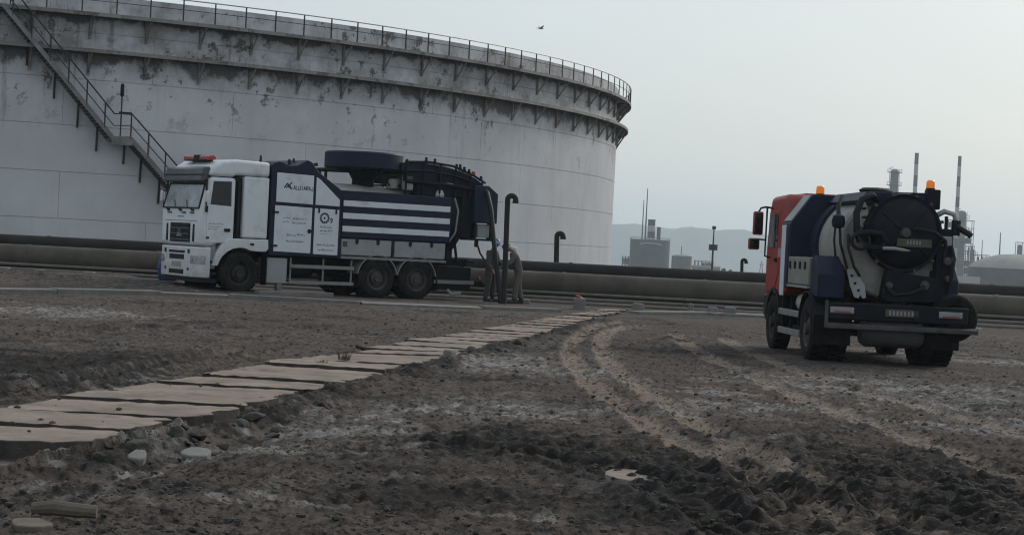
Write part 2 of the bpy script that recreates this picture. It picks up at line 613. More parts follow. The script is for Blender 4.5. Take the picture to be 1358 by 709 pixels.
# (line, half width, depth, berm, lug spacing, lug height, tan amount)
TRACKS = [
    (px_line((826, 428), (790, 436), (764, 450), (757, 470), (778, 502), (824, 538), (880, 574), (950, 608), (1046, 655), (1160, 712), (1300, 790)), 0.15, 0.045, 0.018, 0.16, 0.010, 1.0),
    (px_line((850, 432), (812, 440), (797, 455), (806, 480), (850, 515), (910, 552), (972, 586), (1050, 622), (1158, 668), (1250, 712), (1390, 780)), 0.15, 0.045, 0.018, 0.16, 0.010, 1.0),
    (px_line((895, 446), (935, 472), (1005, 503), (1100, 545), (1230, 590), (1358, 640), (1500, 690)), 0.16, 0.025, 0.015, 0.18, 0.006, 1.0),
    (px_line((960, 450), (1010, 474), (1085, 503), (1180, 532), (1290, 562), (1400, 592)), 0.16, 0.025, 0.015, 0.18, 0.006, 0.9),
    (px_line((1235, 488), (1300, 500), (1370, 512), (1480, 530)), 0.24, 0.04, 0.035, 0.2, 0.01, 0.6),
    (px_line((1120, 588), (1165, 630), (1215, 675), (1275, 730), (1350, 800)), 0.44, 0.03, 0.025, 0.22, 0.02, 0.0),
    (px_line((985, 596), (1010, 640), (1060, 700), (1120, 770)), 0.22, 0.03, 0.03, 0.17, 0.02, 0.8),
    (px_line((590, 590), (690, 600), (800, 622), (900, 660), (1010, 720)), 0.24, 0.03, 0.03, 0.2, 0.015, -0.4),
    (px_line((0, 522), (90, 508), (180, 492), (260, 478), (340, 468)), 0.25, 0.05, 0.05, 0.24, 0.02, 0.1),
    (px_line((0, 448), (120, 440), (260, 436), (420, 432)), 0.3, 0.05, 0.04, 0.3, 0.02, 0.0),
]


def blob(x, y, px, py, rx, ry, rot=0.0):
    c = gnd(px, py)
    dx, dy = x - c.x, y - c.y
    ca, sa = math.cos(rot), math.sin(rot)
    u, v = (dx * ca + dy * sa) / rx, (-dx * sa + dy * ca) / ry
    return np.exp(-(u * u + v * v))


# slab path edges in the world, from the ground plane
FAR_E = [gnd(*q) for q in ((-60, 552), (0, 545), (150, 525), (300, 497), (440, 475), (560, 452), (680, 432), (760, 418), (800, 412))]
NEAR_E = [gnd(*q) for q in ((160, 590), (240, 563), (340, 533), (500, 502), (600, 479), (700, 446), (790, 429), (825, 413.5))]


def edge_x(E, y):
    ys = np.array([q.y for q in E])
    xs = np.array([q.x for q in E])
    k = np.polyfit(ys, xs, 2)
    return np.polyval(k, y)


def path_left(y):
    return edge_x(FAR_E, y)


def path_right(y):
    return edge_x(NEAR_E, y)


def flat_zone(x, y):
    """1 where vehicles stand (keeps the wheels on level ground)"""
    z = np.exp(-(np.maximum(np.abs(x - 6.0) - 1.6, 0) / 0.8) ** 2) * np.exp(-(np.maximum(np.abs(y - 33.8) - 2.8, 0) / 1.2) ** 2)
    z2 = np.clip((y - 45.5) / 2.0, 0, 1)
    return np.maximum(z, z2)


def ground_fields(x, y):
    n1 = fbm(x * 0.16, y * 0.16, 11, 4)
    n2 = fbm(x * 0.9, y * 0.9, 23, 5)
    n3 = fbm(x * 4.5, y * 4.5, 37, 4, 0.55)
    n4 = fbm(x * 16.0, y * 16.0, 53, 3, 0.6)
    wx = x + (n2 - 0.5) * 0.5
    # masks -----------------------------------------------------------
    dark = (1.4 * blob(x, y, 690, 578, 0.75, 1.0) + 0.55 * blob(x, y, 600, 585, 0.8, 0.7) + 1.3 * blob(x, y, 930, 625, 1.05, 1.3)
            + 1.1 * blob(x, y, 1180, 655, 1.5, 2.2) + 0.8 * blob(x, y, 1330, 625, 0.7, 1.0) + 1.5 * blob(x, y, 40, 490, 1.3, 1.8)
            + 0.5 * blob(x, y, 30, 470, 2.0, 1.2) + 0.5 * blob(x, y, 1070, 690, 1.2, 1.0) + 0.45 * blob(x, y, 860, 590, .6, 1.2)
            + 0.5 * blob(x, y, 640, 660, 1.1, .8) + 0.35 * blob(x, y, 120, 640, .9, .6) + 0.45 * blob(x, y, 930, 465, 1.6, 2.0))
    pale = (0.85 * blob(x, y, 590, 545, 1.0, 1.7, -0.5) + 0.6 * blob(x, y, 460, 580, 0.8, 1.1) + 0.5 * blob(x, y, 690, 548, .7, .6)
            + 0.55 * blob(x, y, 660, 484, 1.2, 1.6) + 0.5 * blob(x, y, 200, 575, .7, .6) + 0.7 * blob(x, y, 30, 412, 1.8, 2.2)
            + 0.45 * blob(x, y, 800, 640, .35, .35) + 0.55 * blob(x, y, 725, 680, .35, .25) + 0.45 * blob(x, y, 280, 655, .55, .3)
            + 0.4 * blob(x, y, 960, 535, .9, 2.2) + 0.35 * blob(x, y, 1190, 520, 2.0, 2.0) + 0.4 * blob(x, y, 1310, 560, 1.2, 1.6)
            + 0.4 * blob(x, y, 150, 500, 1.3, 1.2) + 0.35 * blob(x, y, 90, 655, .5, .3) + 0.5 * blob(x, y, 60, 605, .6, .3) + 1.2 * blob(x, y, 1160, 466, 1.4, .8) + 1.2 * blob(x, y, 1325, 481, 1.3, .7))
    red = 0.6 * blob(x, y, 760, 670, 1.3, 1.5) + 0.5 * blob(x, y, 240, 425, 6, 4) + 0.4 * blob(x, y, 1130, 560, 3, 4) + 0.35 * blob(x, y, 1340, 590, 1.0, .8)
    tan = np.zeros_like(x)
    z = (n1 - 0.5) * 0.10 + (n2 - 0.5) * 0.07 + (n3 - 0.5) * 0.04
    fl = flat_zone(x, y)
    trk = np.zeros_like(x)
    for line, hw, dep, berm, lugs, lugh, tn in TRACKS:
        bx0, by0 = line.min(0) - 1.5
        bx1, by1 = line.max(0) + 1.5
        sel = np.where((x > bx0) & (x < bx1) & (y > by0) & (y < by1))[0]
        if not len(sel):
            continue
        X, Y = x[sel], y[sel]
        best = np.full(len(sel), 1e9)
        arc = np.zeros(len(sel))
        lat = np.zeros(len(sel))
        s0 = 0.0
        for a, b in zip(line[:-1], line[1:]):
            d = b - a
            ln = math.hypot(*d)
            if ln < 1e-6:
                continue
            t = np.clip(((X - a[0]) * d[0] + (Y - a[1]) * d[1]) / (ln * ln), 0, 1)
            ex, ey = X - a[0] - t * d[0], Y - a[1] - t * d[1]
            dd = np.hypot(ex, ey)
            m = dd < best
            best[m] = dd[m]
            arc[m] = (s0 + t * ln)[m]
            lat[m] = ((ex * -d[1] + ey * d[0]) / ln)[m]
            s0 += ln
        best = best + (n3[sel] - 0.5) * 0.05 + (n2[sel] - .5) * .06
        inside = np.clip((hw - best) / 0.06, 0, 1)
        be = np.exp(-((best - hw - 0.06) / 0.05) ** 2)
        groove = np.cos(best * 2 * PI / 0.075) * 0.006 * (np.abs(tn) > .5)
        lug = np.sin(2 * PI * (arc + np.abs(lat) * 0.6) / lugs)
        lug = np.clip(lug * 1.6, -1, 1) * (0.55 + 0.9 * n2[sel])
        fade = np.clip(0.35 + 1.6 * (n2[sel] - 0.3), 0.2, 1)
        z[sel] += -inside * dep * fade + be * berm * (0.5 + n3[sel]) + inside * (lug * lugh + groove)
        trk[sel] = np.maximum(trk[sel], inside)
        if tn > 0:
            tan[sel] = np.maximum(tan[sel], tn * np.clip((hw + 0.03 - best) / 0.035, 0, 1) * (0.65 + 0.7 * n2[sel]))
        elif tn < 0:
            dark[sel] += -tn * inside
    churn = np.clip(dark * 1.2 + 0.25 * (n1 - 0.35), 0, 1.3)
    rg = ridged(wx * 3.6, y * 3.6, 71, 4)
    z += churn * ((rg - 0.45) * 0.008 + (ridged(wx * 8.5, y * 6.5, 171, 3) - .4) * 0.028) * (1 - 0.6 * trk)
    # pressed tread bars: rows of ripples left by a tractor tyre
    rip = np.clip(1.3 * (blob(x, y, 1150, 640, 1.0, 1.5) + 1.0 * blob(x, y, 1290, 655, .7, 1.4) + .9 * blob(x, y, 900, 630, .75, .9) + .8 * blob(x, y, 690, 580, .7, .8) + .7 * blob(x, y, 1010, 680, .6, .8)), 0, 1)
    ph = y * 4.6 + x * 1.1 + (n2 - .5) * 3.2 + (n1 - .5) * 2
    z -= rip * .7 * (churn * ((rg - 0.45) * 0.008 + (ridged(wx * 8.5, y * 6.5, 171, 3) - .4) * 0.028)) * (1 - 0.6 * trk)
    bar = np.clip(np.sin(2 * PI * ph) * 1.8, -1, 1) * (.4 + .9 * n3)
    z += rip * bar * 0.028 * np.clip((n2 - .25) * 4, 0.25, 1)
    z += (ridged(wx * 1.7 + 40, y * 1.3, 91, 5) - 0.45) * 0.045 + (ridged(wx * 7.0, y * 5.5, 131, 3) - .4) * 0.014
    near = np.clip(30.0 / np.maximum(y, 1) - 0.45, 0.15, 1)
    e1, v1 = cells(x * 7.5 + n3 * 1.5, y * 6.5 + n4 * 1.2, 211)
    e2, v2 = cells(x * 17 + n4 * 1.6, y * 15, 223)
    z += np.clip(e1 * 5, 0, 1) * v1 ** 3 * (0.010 + 0.012 * np.clip(churn - .25, 0, 1)) * near * (1 - .8 * np.clip(trk + .9 * rip, 0, 1))
    z += np.clip(e2 * 4, 0, 1) * v2 ** 2.5 * (0.009 + 0.012 * np.clip(churn - .2, 0, 1)) * near * (1 - .8 * np.clip(trk, 0, 1))
    cl = np.clip((n4 - 0.55) / 0.25, 0, 1)
    z += (cl * 0.022 + (n4 - 0.5) * 0.022) * np.clip(26.0 / np.maximum(y, 1) - 0.25, 0.25, 1)
    # level standing for the vehicles and the pipe corridor
    z = z * (1 - 0.85 * fl)
    # fade to flat beyond the corridor
    z *= np.clip((75 - y) / 8.0, 0, 1) * np.clip((y - 3.0) / 3.0, 0, 1)
    # soil banked against the sleepers on the left
    z += 0.30 * blob(x, y, 40, 374, 4.5, 2.6) * np.clip((y - 49) / 2.0, 0, 1) * (0.6 + 0.8 * n2)
    z += 0.16 * blob(x, y, 180, 376, 3.0, 1.8) * np.clip((y - 49) / 2.0, 0, 1) * (0.6 + 0.8 * n2)
    # under the slabs
    pl, pr = path_left(y), path_right(y)
    on = np.clip((x - pl + 0.1) / 0.15, 0, 1) * np.clip((pr - 0.05 - x) / 0.15, 0, 1) * (y > 12) * (y < 53)
    z = z * (1 - on) + on * (-0.09)
    z -= 0.13 * np.exp(-((x - pr - 0.45) / 0.5) ** 2) * (x > pr) * np.clip((19.5 - y) / 3, 0, 1) * (y > 12)
    rub = np.exp(-((x - pr - 0.20) / 0.20) ** 2) * (y > 13) * (y < 44)
    z += rub * ((n3 - 0.25) * 0.15 + .02)
    # streaks dragged along the wheel paths: across-direction coordinate is compressed
    ang = 0.35 - 0.11 * np.clip(x + 1.0, -3, 4) + (n1 - .5) * 0.9
    uu, vv = -x * np.sin(ang) + y * np.cos(ang), x * np.cos(ang) + y * np.sin(ang)
    fib = fbm(vv * 3.2 + 7, uu * 0.8, 303, 5, .62)
    stk = fbm(vv * 5.5 + 3, uu * 0.75, 331, 5, .6)
    tnear = .6 * blob(x, y, 1000, 630, 1.6, 4.0)
    pale = pale * (.35 + 2.2 * np.clip((stk - .40) * 3.6, 0, 1))
    tan = tan * np.clip(.40 + 1.5 * (n1 - .25) * (0.4 + 1.2 * fib) + .7 * blob(x, y, 800, 490, 1.8, 8.0) + tnear, .15, 1)
    dark = dark * (1 - .75 * np.clip(tan, 0, 1))
    dark = dark * (0.45 + 1.3 * np.clip((fib - .36) * 3.0, 0, 1)) + 2.4 * np.clip(fib - .55, 0, 1) + 0.45 * rub
    return z, np.clip(dark + 1.5 * (n2 - 0.54) + .5 * (rg - .5), 0, 1), np.clip((1.7 * pale + 1.5 * np.clip(stk - .60, 0, 1) + 0.6 * np.clip(n1 - 0.48, 0, 1)) * (0.15 + 1.9 * np.clip((n2 - 0.36) * 2.2, 0, 1)) * (0.4 + 1.2 * n3), 0, 1), np.clip(tan, 0, 1), np.clip(red + 0.4 * (n1 - 0.4), 0, 1)


def gfar(Y):
    """the plain beyond the pipes falls away at about one in a hundred"""
    return -0.0097 * np.clip(Y - 75.0, 0, 2450)


def make_ground():
    ys = [-40.0, -20, -10, -4, 0, 3, 5, 7, 8.2, 9.2]
    y = 9.8
    while y < 78:
        ys.append(y)
        y += y * 0.0021
    while y < 6000:
        ys.append(y)
        y *= 1.12
    ys = np.array(ys)
    ns = 560
    core = np.linspace(-1, 1, ns)
    outer = np.array([1.15, 1.4, 1.8, 2.5, 4, 7, 14, 30, 80, 200])
    s = np.concatenate([-outer[::-1], core, outer])
    hw = 2.2 + np.maximum(ys, 0) * 0.315
    X = s[None, :] * hw[:, None]
    Y = np.repeat(ys[:, None], len(s), 1)
    x, yv = X.ravel(), Y.ravel()
    z = np.zeros_like(x)
    D = np.zeros((len(x), 4), np.float32)
    D[:, 3] = 1
    inn = (yv > 2) & (yv < 95)
    zz, dk, pa, tn, rd = ground_fields(x[inn], yv[inn])
    z[inn] = zz
    edge = np.clip((1.5 - np.abs((X / hw[:, None]).ravel())) / 0.4, 0, 1)
    z *= edge
    z += gfar(yv)
    D[inn, 0], D[inn, 1], D[inn, 2], D[inn, 3] = dk, pa, tn, rd
    D[~inn, 0] = 0.1
    D[~inn, 3] = 0.2
    nr, nc = X.shape
    i = np.arange(nr * nc).reshape(nr, nc)
    q = np.stack([i[:-1, :-1], i[:-1, 1:], i[1:, 1:], i[1:, :-1]], -1).reshape(-1, 4)
    me = bpy.data.meshes.new('ground')
    me.vertices.add(len(x))
    me.vertices.foreach_set('co', np.stack([x, yv, z], 1).astype(np.float32).ravel())
    me.loops.add(q.size)
    me.loops.foreach_set('vertex_index', q.ravel().astype(np.int32))
    me.polygons.add(len(q))
    me.polygons.foreach_set('loop_start', np.arange(0, q.size, 4, dtype=np.int32))
    me.polygons.foreach_set('loop_total', np.full(len(q), 4, np.int32))
    me.update(calc_edges=True)
    me.shade_smooth()
    at_ = me.attributes.new('soil', 'FLOAT_COLOR', 'POINT')
    at_.data.foreach_set('color', D.ravel())
    o = bpy.data.objects.new('ground', me)
    C.objects.link(o)
    tag(o, kind='structure')
    # material
    m = bpy.data.materials.new('mud')
    m.use_nodes = True
    n = m.node_tree
    L = n.links.new
    p = n.nodes['Principled BSDF']
    pos = n.nodes.new('ShaderNodeNewGeometry').outputs['Position']
    atr = n.nodes.new('ShaderNodeAttribute')
    atr.attribute_name = 'soil'
    sp = n.nodes.new('ShaderNodeSeparateColor')
    L(atr.outputs['Color'], sp.inputs[0])
    dk, pa, tn, rd = sp.outputs[0], sp.outputs[1], sp.outputs[2], atr.outputs['Alpha']

    def noise(sc_, det=8, rgh=0.65):
        t = n.nodes.new('ShaderNodeTexNoise')
        t.inputs['Scale'].default_value = sc_
        t.inputs['Detail'].default_value = det
        t.inputs['Roughness'].default_value = rgh
        L(pos, t.inputs['Vector'])
        return t.outputs['Fac']

    def rmp(f, a, b, c=0.0, d=1.0):
        r = n.nodes.new('ShaderNodeMapRange')
        for k, vv in zip(('From Min', 'From Max', 'To Min', 'To Max'), (a, b, c, d)):
            r.inputs[k].default_value = vv
        L(f, r.inputs['Value'])
        return r.outputs['Result']

    def op(o_, a, b):
        xx = n.nodes.new('ShaderNodeMath')
        xx.operation = o_
        for s_, vv in ((xx.inputs[0], a), (xx.inputs[1], b)):
            if hasattr(vv, 'is_linked'):
                L(vv, s_)
            else:
                s_.default_value = vv
        return xx.outputs[0]

    def mixc(f, a, b):
        xx = n.nodes.new('ShaderNodeMix')
        xx.data_type = 'RGBA'
        xx.clamp_factor = True
        for s_, vv in ((xx.inputs['Factor'], f), (xx.inputs[6], a), (xx.inputs[7], b)):
            if hasattr(vv, 'is_linked'):
                L(vv, s_)
            else:
                s_.default_value = (*vv, 1) if isinstance(vv, tuple) else vv
        return xx.outputs[2]
    fine = noise(9, 10, 0.75)
    mid = noise(1.7, 8, 0.7)
    col = mixc(rmp(fine, 0.36, 0.64), (0.046, 0.038, 0.033), (0.146, 0.119, 0.102))
    col = mixc(rmp(mid, 0.35, 0.7, 0, 0.5), col, (0.135, 0.110, 0.096))
    col = mixc(op('MULTIPLY', rd, 0.6), col, mixc(fine, (0.045, 0.030, 0.025), (0.115, 0.080, 0.066)))
    col = mixc(op('MULTIPLY', op('MULTIPLY', tn, rmp(fine, 0.15, 0.5)), 0.85), col, (0.285, 0.226, 0.180))
    pf = op('MULTIPLY', rmp(pa, 0.05, 0.75), rmp(noise(5.5, 10, 0.78), 0.38, 0.58))
    col = mixc(op('MULTIPLY', pf, 0.9), col, (0.34, 0.325, 0.31))
    df = op('MULTIPLY', rmp(dk, 0.04, 0.62), rmp(noise(3.1, 9, 0.75), 0.26, 0.46))
    col = mixc(op('MULTIPLY', df, 0.92), col, (0.011, 0.010, 0.0098))
    crk = rmp(noise(13, 9, 0.72), 0.41, 0.475, 0.82, 0)
    col = mixc(crk, col, (0.013, 0.011, 0.010))
    crk2 = rmp(noise(5.2, 8, 0.75), 0.36, 0.43, 0.55, 0)
    col = mixc(crk2, col, (0.016, 0.013, 0.012))
    specks = rmp(noise(26, 4, 0.6), 0.66, 0.70, 0, 0.5)
    col = mixc(specks, col, (0.15, 0.14, 0.13))
    L(col, p.inputs['Base Color'])
    L(rmp(df, 0, 1, 1.0, 0.8), p.inputs['Roughness'])
    p.inputs['Specular IOR Level'].default_value = 0.12
    b = n.nodes.new('ShaderNodeBump')
    b.inputs['Strength'].default_value = 1.0
    b.inputs['Distance'].default_value = 0.03
    L(op('ADD', noise(14, 8, 0.75), op('MULTIPLY', noise(45, 4, 0.7), 0.4)), b.inputs['Height'])
    L(b.outputs['Normal'], p.inputs['Normal'])
    me.materials.append(m)
    return o


make_ground()


def gz(x, y):
    return float(ground_fields(np.array([x]), np.array([y]))[0][0])


# ------------------------------------------------------------------ hills
def make_hills():
    prof = [(-900, 300), (-400, 296), (0, 298), (500, 294), (760, 298), (825, 297), (842, 296), (862, 299.5), (895, 303), (905, 301), (916, 300), (932, 303), (945, 306.5),
            (960, 304), (985, 303), (1000, 307), (1040, 318), (1085, 326), (1130, 338), (1200, 348), (1400, 366)]
    YB = 4200.0
    cs = []
    top = []
    for i in range(len(prof) - 1):
        a, b = prof[i], prof[i + 1]
        k = max(2, int(abs(b[0] - a[0]) / 9))
        for t in range(k):
            f = t / k
            px = a[0] + (b[0] - a[0]) * f
            py = a[1] + (b[1] - a[1]) * (f * f * (3 - 2 * f))
            top.append(at(px, py, YB))
    xs = np.array([q.x for q in top])
    zs = np.array([max(q.z, 2) for q in top]) + (fbm(xs * 0.05, xs * 0, 5, 4) - 0.5) * 2.5
    vs, fs = [], []
    rows = [(-420, -0.02), (-330, 0.10), (-240, 0.34), (-150, 0.6), (-70, 0.85), (0, 1.0), (120, 0.7), (300, 0.2), (420, -0.02)]
    for dy, k in rows:
        for j, x in enumerate(xs):
            nn = vnoise(np.array([x * 0.012]), np.array([dy * 0.02]), 9)[0]
            w = 1 if k in (1.0, -0.02) else 0.75 + 0.5 * nn
            vs.append((x, YB + dy, -23.8 + (zs[j] + 23.8) * k * w - 0.4))
    n_ = len(xs)
    for r in range(len(rows) - 1):
        for j in range(n_ - 1):
            fs.append((r * n_ + j, r * n_ + j + 1, (r + 1) * n_ + j + 1, (r + 1) * n_ + j))
    o = MB().add(vs, fs).build('hills', MT['hill'])
    tag(o, kind='structure')


make_hills()

# ------------------------------------------------------------------ the big storage tank
K = 6.8
TC = Vector((-4.995 * K, 16.191 * K, 0))
RS = 5.888 * K - 0.62          # shell radius
RG = 5.888 * K                 # girder radius
tank = thing('storage_tank', 'huge weathered white oil storage tank with two rusty wind girders and a stair', 'storage tank', TC)
EDGES = [0.0, 1.78, 3.56, 5.34, 7.12, 8.9, 10.36]
MB().lathe([(RS - 0.03, 0.0), (RS - 0.03, 10.34), (RS - 0.3, 10.34), (RS - 0.3, 0.0)], (0, 0, 0), 'z', 180, True).build('backing_shell', MT['shell'], tank)
NPL = 36
for ci in range(6):
    z0, z1 = EDGES[ci] + 0.007, EDGES[ci + 1] - 0.007
    da = 2 * PI / NPL
    ga = 0.006 / RS
    vs, fs = [], []
    ng = 8
    for k in range(ng + 1):
        a = ga + (da - 2 * ga) * k / ng
        for r, z in ((RS - 0.04, z0), (RS, z0 + 0.006), (RS, z1 - 0.006), (RS - 0.04, z1)):
            vs.append((r * math.cos(a), r * math.sin(a), z))
    for k in range(ng):
        for j in range(3):
            fs.append((k * 4 + j, k * 4 + j + 1, k * 4 + 5 + j, k * 4 + 4 + j))
    fs += [(0, 1, 2, 3), (ng * 4, ng * 4 + 1, ng * 4 + 2, ng * 4 + 3)]
    src = None
    for i in range(NPL):
        rz = da * (i + 0.5 * (ci % 2))
        if src is None:
            src = MB().add(vs, fs).build('shell_plate', MT['shell'], tank)
            src.rotation_euler = (0, 0, rz)
        else:
            inst(src, tank, rot=(0, 0, rz))
ZL, ZT = 8.25, 9.62
# girders: a deck with a turned-down lip
for zz, rr, nm in ((ZL, RG, 'lower_girder'), (ZT, RG + 0.10, 'upper_girder')):
    MB().lathe([(RS - 0.02, zz), (rr, zz), (rr, zz - 0.14), (rr - 0.03, zz - 0.14), (rr - 0.03, zz - 0.03), (RS - 0.02, zz - 0.03)], (0, 0, 0), 'z', 240, True).build('wind_girder', MT['girder'], tank)
# brackets below the girders
bsrc = None
for zz, rr in ((ZL, RG), (ZT, RG + 0.1)):
    w = rr - RS
    mb = MB()
    mb.bx(RS - 0.01, RS + 0.10, -0.045, 0.045, zz - 0.95, zz - 0.032)      # leg against the shell
    mb.tube([(RS + 0.08, 0, zz - 0.85), (rr - 0.05, 0, zz - 0.06)], 0.040, 4)
    mb.bx(RS + 0.1, rr - 0.04, -0.04, 0.04, zz - 0.12, zz - 0.032)
    nb = 112
    s = None
    for i in range(nb):
        rz = 2 * PI * i / nb + 0.01
        if s is None:
            s = mb.build('bracket', MT['girder'], tank)
            s.rotation_euler = (0, 0, rz)
        else:
            inst(s, tank, rot=(0, 0, rz))
# railing on the upper girder
RT = RG + 0.05
s = None
for i in range(190):
    rz = 2 * PI * i / 190
    if s is None:
        s = MB().bx(RT - 0.02, RT + 0.02, -0.022, 0.022, ZT + 0.001, ZT + 0.80).build('rail_post', MT['stair_steel'], tank)
    else:
        inst(s, tank, rot=(0, 0, rz))
for zz in (0.80, 0.42):
    n_ = 240
    MB().tube([(RT * math.cos(2 * PI * k / n_), RT * math.sin(2 * PI * k / n_), ZT + zz + 0.02) for k in range(n_ + 1)], 0.024 if zz > 0.5 else 0.014, 6).build('handrail', MT['galvanised'] if zz > .5 else MT['stair_steel'], tank)


# stair on the shell
def on_cyl(px, py, r):
    d = ray(px, py)
    o = Vector((0, 0, EYE)) - TC
    a = d.x ** 2 + d.y ** 2
    b = 2 * (o.x * d.x + o.y * d.y)
    c = o.x ** 2 + o.y ** 2 - r * r
    t = (-b - math.sqrt(b * b - 4 * a * c)) / (2 * a)
    q = o + d * t
    return math.atan2(q.y, q.x), q.z


def cp(a, r, z):
    return Vector((r * math.cos(a), r * math.sin(a), z))


a0, z0 = on_cyl(4, 6, RS + 0.8)
a1, z1 = on_cyl(150, 184, RS + 0.8)
a2, z2 = on_cyl(173, 184, RS + 0.8)
a3, z3 = on_cyl(250, 272, RS + 0.8)
slope = (z2 - z3) / (a3 - a2)
a4 = a3 + (z3 - 0.1) / slope
stair_pts = lambda r, up: [cp(a0 + (a1 - a0) * t / 12, r, z0 + (z1 - z0) * t / 12 + up) for t in range(13)] + [cp(a2 + (a4 - a2) * t / 14, r, z2 + (0.1 - z2) * t / 14 + up) for t in range(15)]
tm = MB()
nst = 40
for i in range(nst + 60):
    if i < nst:
        t = (i + 0.5) / nst
        a, z = a0 + (a1 - a0) * t, z0 + (z1 - z0) * t
    else:
        t = (i - nst + 0.5) / 60
        a, z = a2 + (a4 - a2) * t, z2 + (0.1 - z2) * t
    tm.box(cp(a, RS + 0.45, z + 0.02), (0.7, 0.24, 0.03), Matrix.Rotation(a, 3, 'Z'))
stair = tm.build('staircase', MT['stair_steel'], tank)
for r in (RS + 0.10, RS + 0.82):
    pts = stair_pts(r, 0)
    m_ = MB()
    for a, b in zip(pts[:-1], pts[1:]):
        d = b - a
        mid = (a + b) / 2
        rot = d.to_track_quat('X', 'Z').to_matrix()
        m_.box(mid, (d.length + 0.02, 0.045, 0.17), rot)
    m_.build('stringer', MT['stair_pale'], stair)
for up, rr_ in ((0.95, 0.030), (0.5, 0.02)):
    MB().tube(stair_pts(RS + 0.82, up), rr_, 6).build('handrail', MT['stair_steel'], stair)
pts = stair_pts(RS + 0.82, 0)
s = None
for q in pts[1::2]:
    if s is None:
        s = MB().tube([(0, 0, 0), (0, 0, 0.95)], 0.03, 6).build('baluster', MT['stair_steel'], stair)
        s.location = q
    else:
        inst(s, stair, q)
land = MB()
am = (a1 + a2) / 2
land.box(cp(am, RS + 0.45, z1 - 0.02), (0.8, (a2 - a1) * RS + 0.15, 0.07), Matrix.Rotation(am, 3, 'Z'))
land.box(cp(am, RS + 0.83, z1 - 0.12), (0.05, (a2 - a1) * RS + 0.15, 0.2), Matrix.Rotation(am, 3, 'Z'))
land.build('landing', MT['stair_pale'], stair)
# supports below the stair (struts against the shell)
s = None
for t in (0.25, 0.5, 0.72, 0.9):
    a, z = a0 + (a1 - a0) * t, z0 + (z1 - z0) * t
    MB().tube([cp(a, RS + 0.10, z + .05), cp(a, RS + 0.06, z - 0.95)], 0.045, 5).build('strut', MT['stair_steel'], stair)
for t in (0.0, 0.14, 0.3, 0.5):
    a, z = a2 + (a4 - a2) * t, z2 + (0.1 - z2) * t
    MB().tube([cp(a, RS + 0.10, z + .05), cp(a, RS + 0.06, z - 0.95)], 0.045, 5).build('strut', MT['stair_steel'], stair)
# lamp mast and sign bar on the landing
al, zl = on_cyl(160, 168, RS + 0.7)
mast = MB().tube([cp(al, RS + 0.7, z1), cp(al, RS + 0.7, z1 + 2.05)], 0.028, 8).build('lamp_mast', MT['stair_steel'], tank)
MB().lathe([(0.03, 0), (0.075, 0.05), (0.075, 0.42), (0.04, 0.5)], cp(al, RS + 0.7, z1 + 1.62), 'z', 12).build('lamp', MT['black_steel'], mast)
MB().box(cp(al + 0.004, RS + 0.72, z1 + 1.0), (0.04, 0.5, 0.1), Matrix.Rotation(al, 3, 'Z')).build('sign_bar', MT['black_steel'], mast)


# ------------------------------------------------------------------ pipes in front of the tank
def pipe_line(y_off, px0, px1):
    """the pipe corridor: farther on the left, nearer on the right"""
    A, B = Vector((-23, 61.4, 0)), Vector((22, 54.6, 0))
    d = (B - A).normalized()
    nrm = Vector((-d.y, d.x, 0))
    return A + nrm * y_off, B + nrm * y_off, d


def long_pipe(label, y_off, r, zc, mt, seg=11, wob=0.0, flange=True, coupl=6.0, nm='pipeline'):
    A, B, d = pipe_line(y_off, 0, 0)
    o = thing(nm, label, 'pipeline', (A.x, A.y, 0))
    L_ = (B - A)
    n_ = seg
    for i in range(n_):
        a, b = L_ * (i / n_), L_ * ((i + 1) / n_)
        jz = wob * (random.random() - 0.5)
        MB().tube([a + Vector((0, 0, zc + jz)) + d * 0.01, b + Vector((0, 0, zc + jz)) - d * 0.01], r, 32).build('pipe_section', mt, o)
        if flange and i:
            MB().tube([a + Vector((0, 0, zc)) - d * 0.05, a + Vector((0, 0, zc)) + d * 0.05], r + 0.018, 32).build('weld_collar', mt, o)
    return o


long_pipe('thick rusty brown pipeline lying lowest and nearest before the storage tank', 0.0, 0.375, 0.52, MT['pipe_rust'])
long_pipe('dark pipeline running higher behind the thick rusty pipe at the tank foot', 1.5, 0.22, 0.955, MT['pipe_dark'], coupl=4)
long_pipe('thin pale pipe along the ground in front of the thick rusty pipeline', -1.0, 0.055, 0.16, MT['pipe_pale'], flange=False, seg=8)
long_pipe('second thin pale pipe behind the first along the pipeline foot', -0.72, 0.045, 0.30, MT['pipe_pale'], flange=False, seg=8)

# concrete pipe supports
SUP = [(6, 360, 14, 'pale'), (47, 364, 16, ''), (118, 367, 15, '')]


def support_block(px, py_base, wpx, hpx, label, Y, taper=0.82):
    q = at(px, py_base, Y)
    sclx = Y / FPX
    w, h = wpx * sclx, hpx * sclx
    zb = q.z - 0.25
    b = MB()
    t = taper
    vs = [(-w / 2, -.22, 0), (w / 2, -.22, 0), (w / 2, .22, 0), (-w / 2, .22, 0),
          (-w / 2 * t, -.18, h + .25), (w / 2 * t, -.18, h + .25), (w / 2 * t, .18, h + .25), (-w / 2 * t, .18, h + .25)]
    b.add(vs, [(0, 1, 2, 3), (4, 5, 6, 7), (0, 1, 5, 4), (1, 2, 6, 5), (2, 3, 7, 6), (3, 0, 4, 7)])
    o = b.build('pipe_support', MT['concrete'], bevel=0.03)
    o.location = (q.x, q.y, zb)
    return tag(o, label, 'concrete block', 'concrete blocks along the pipeline')


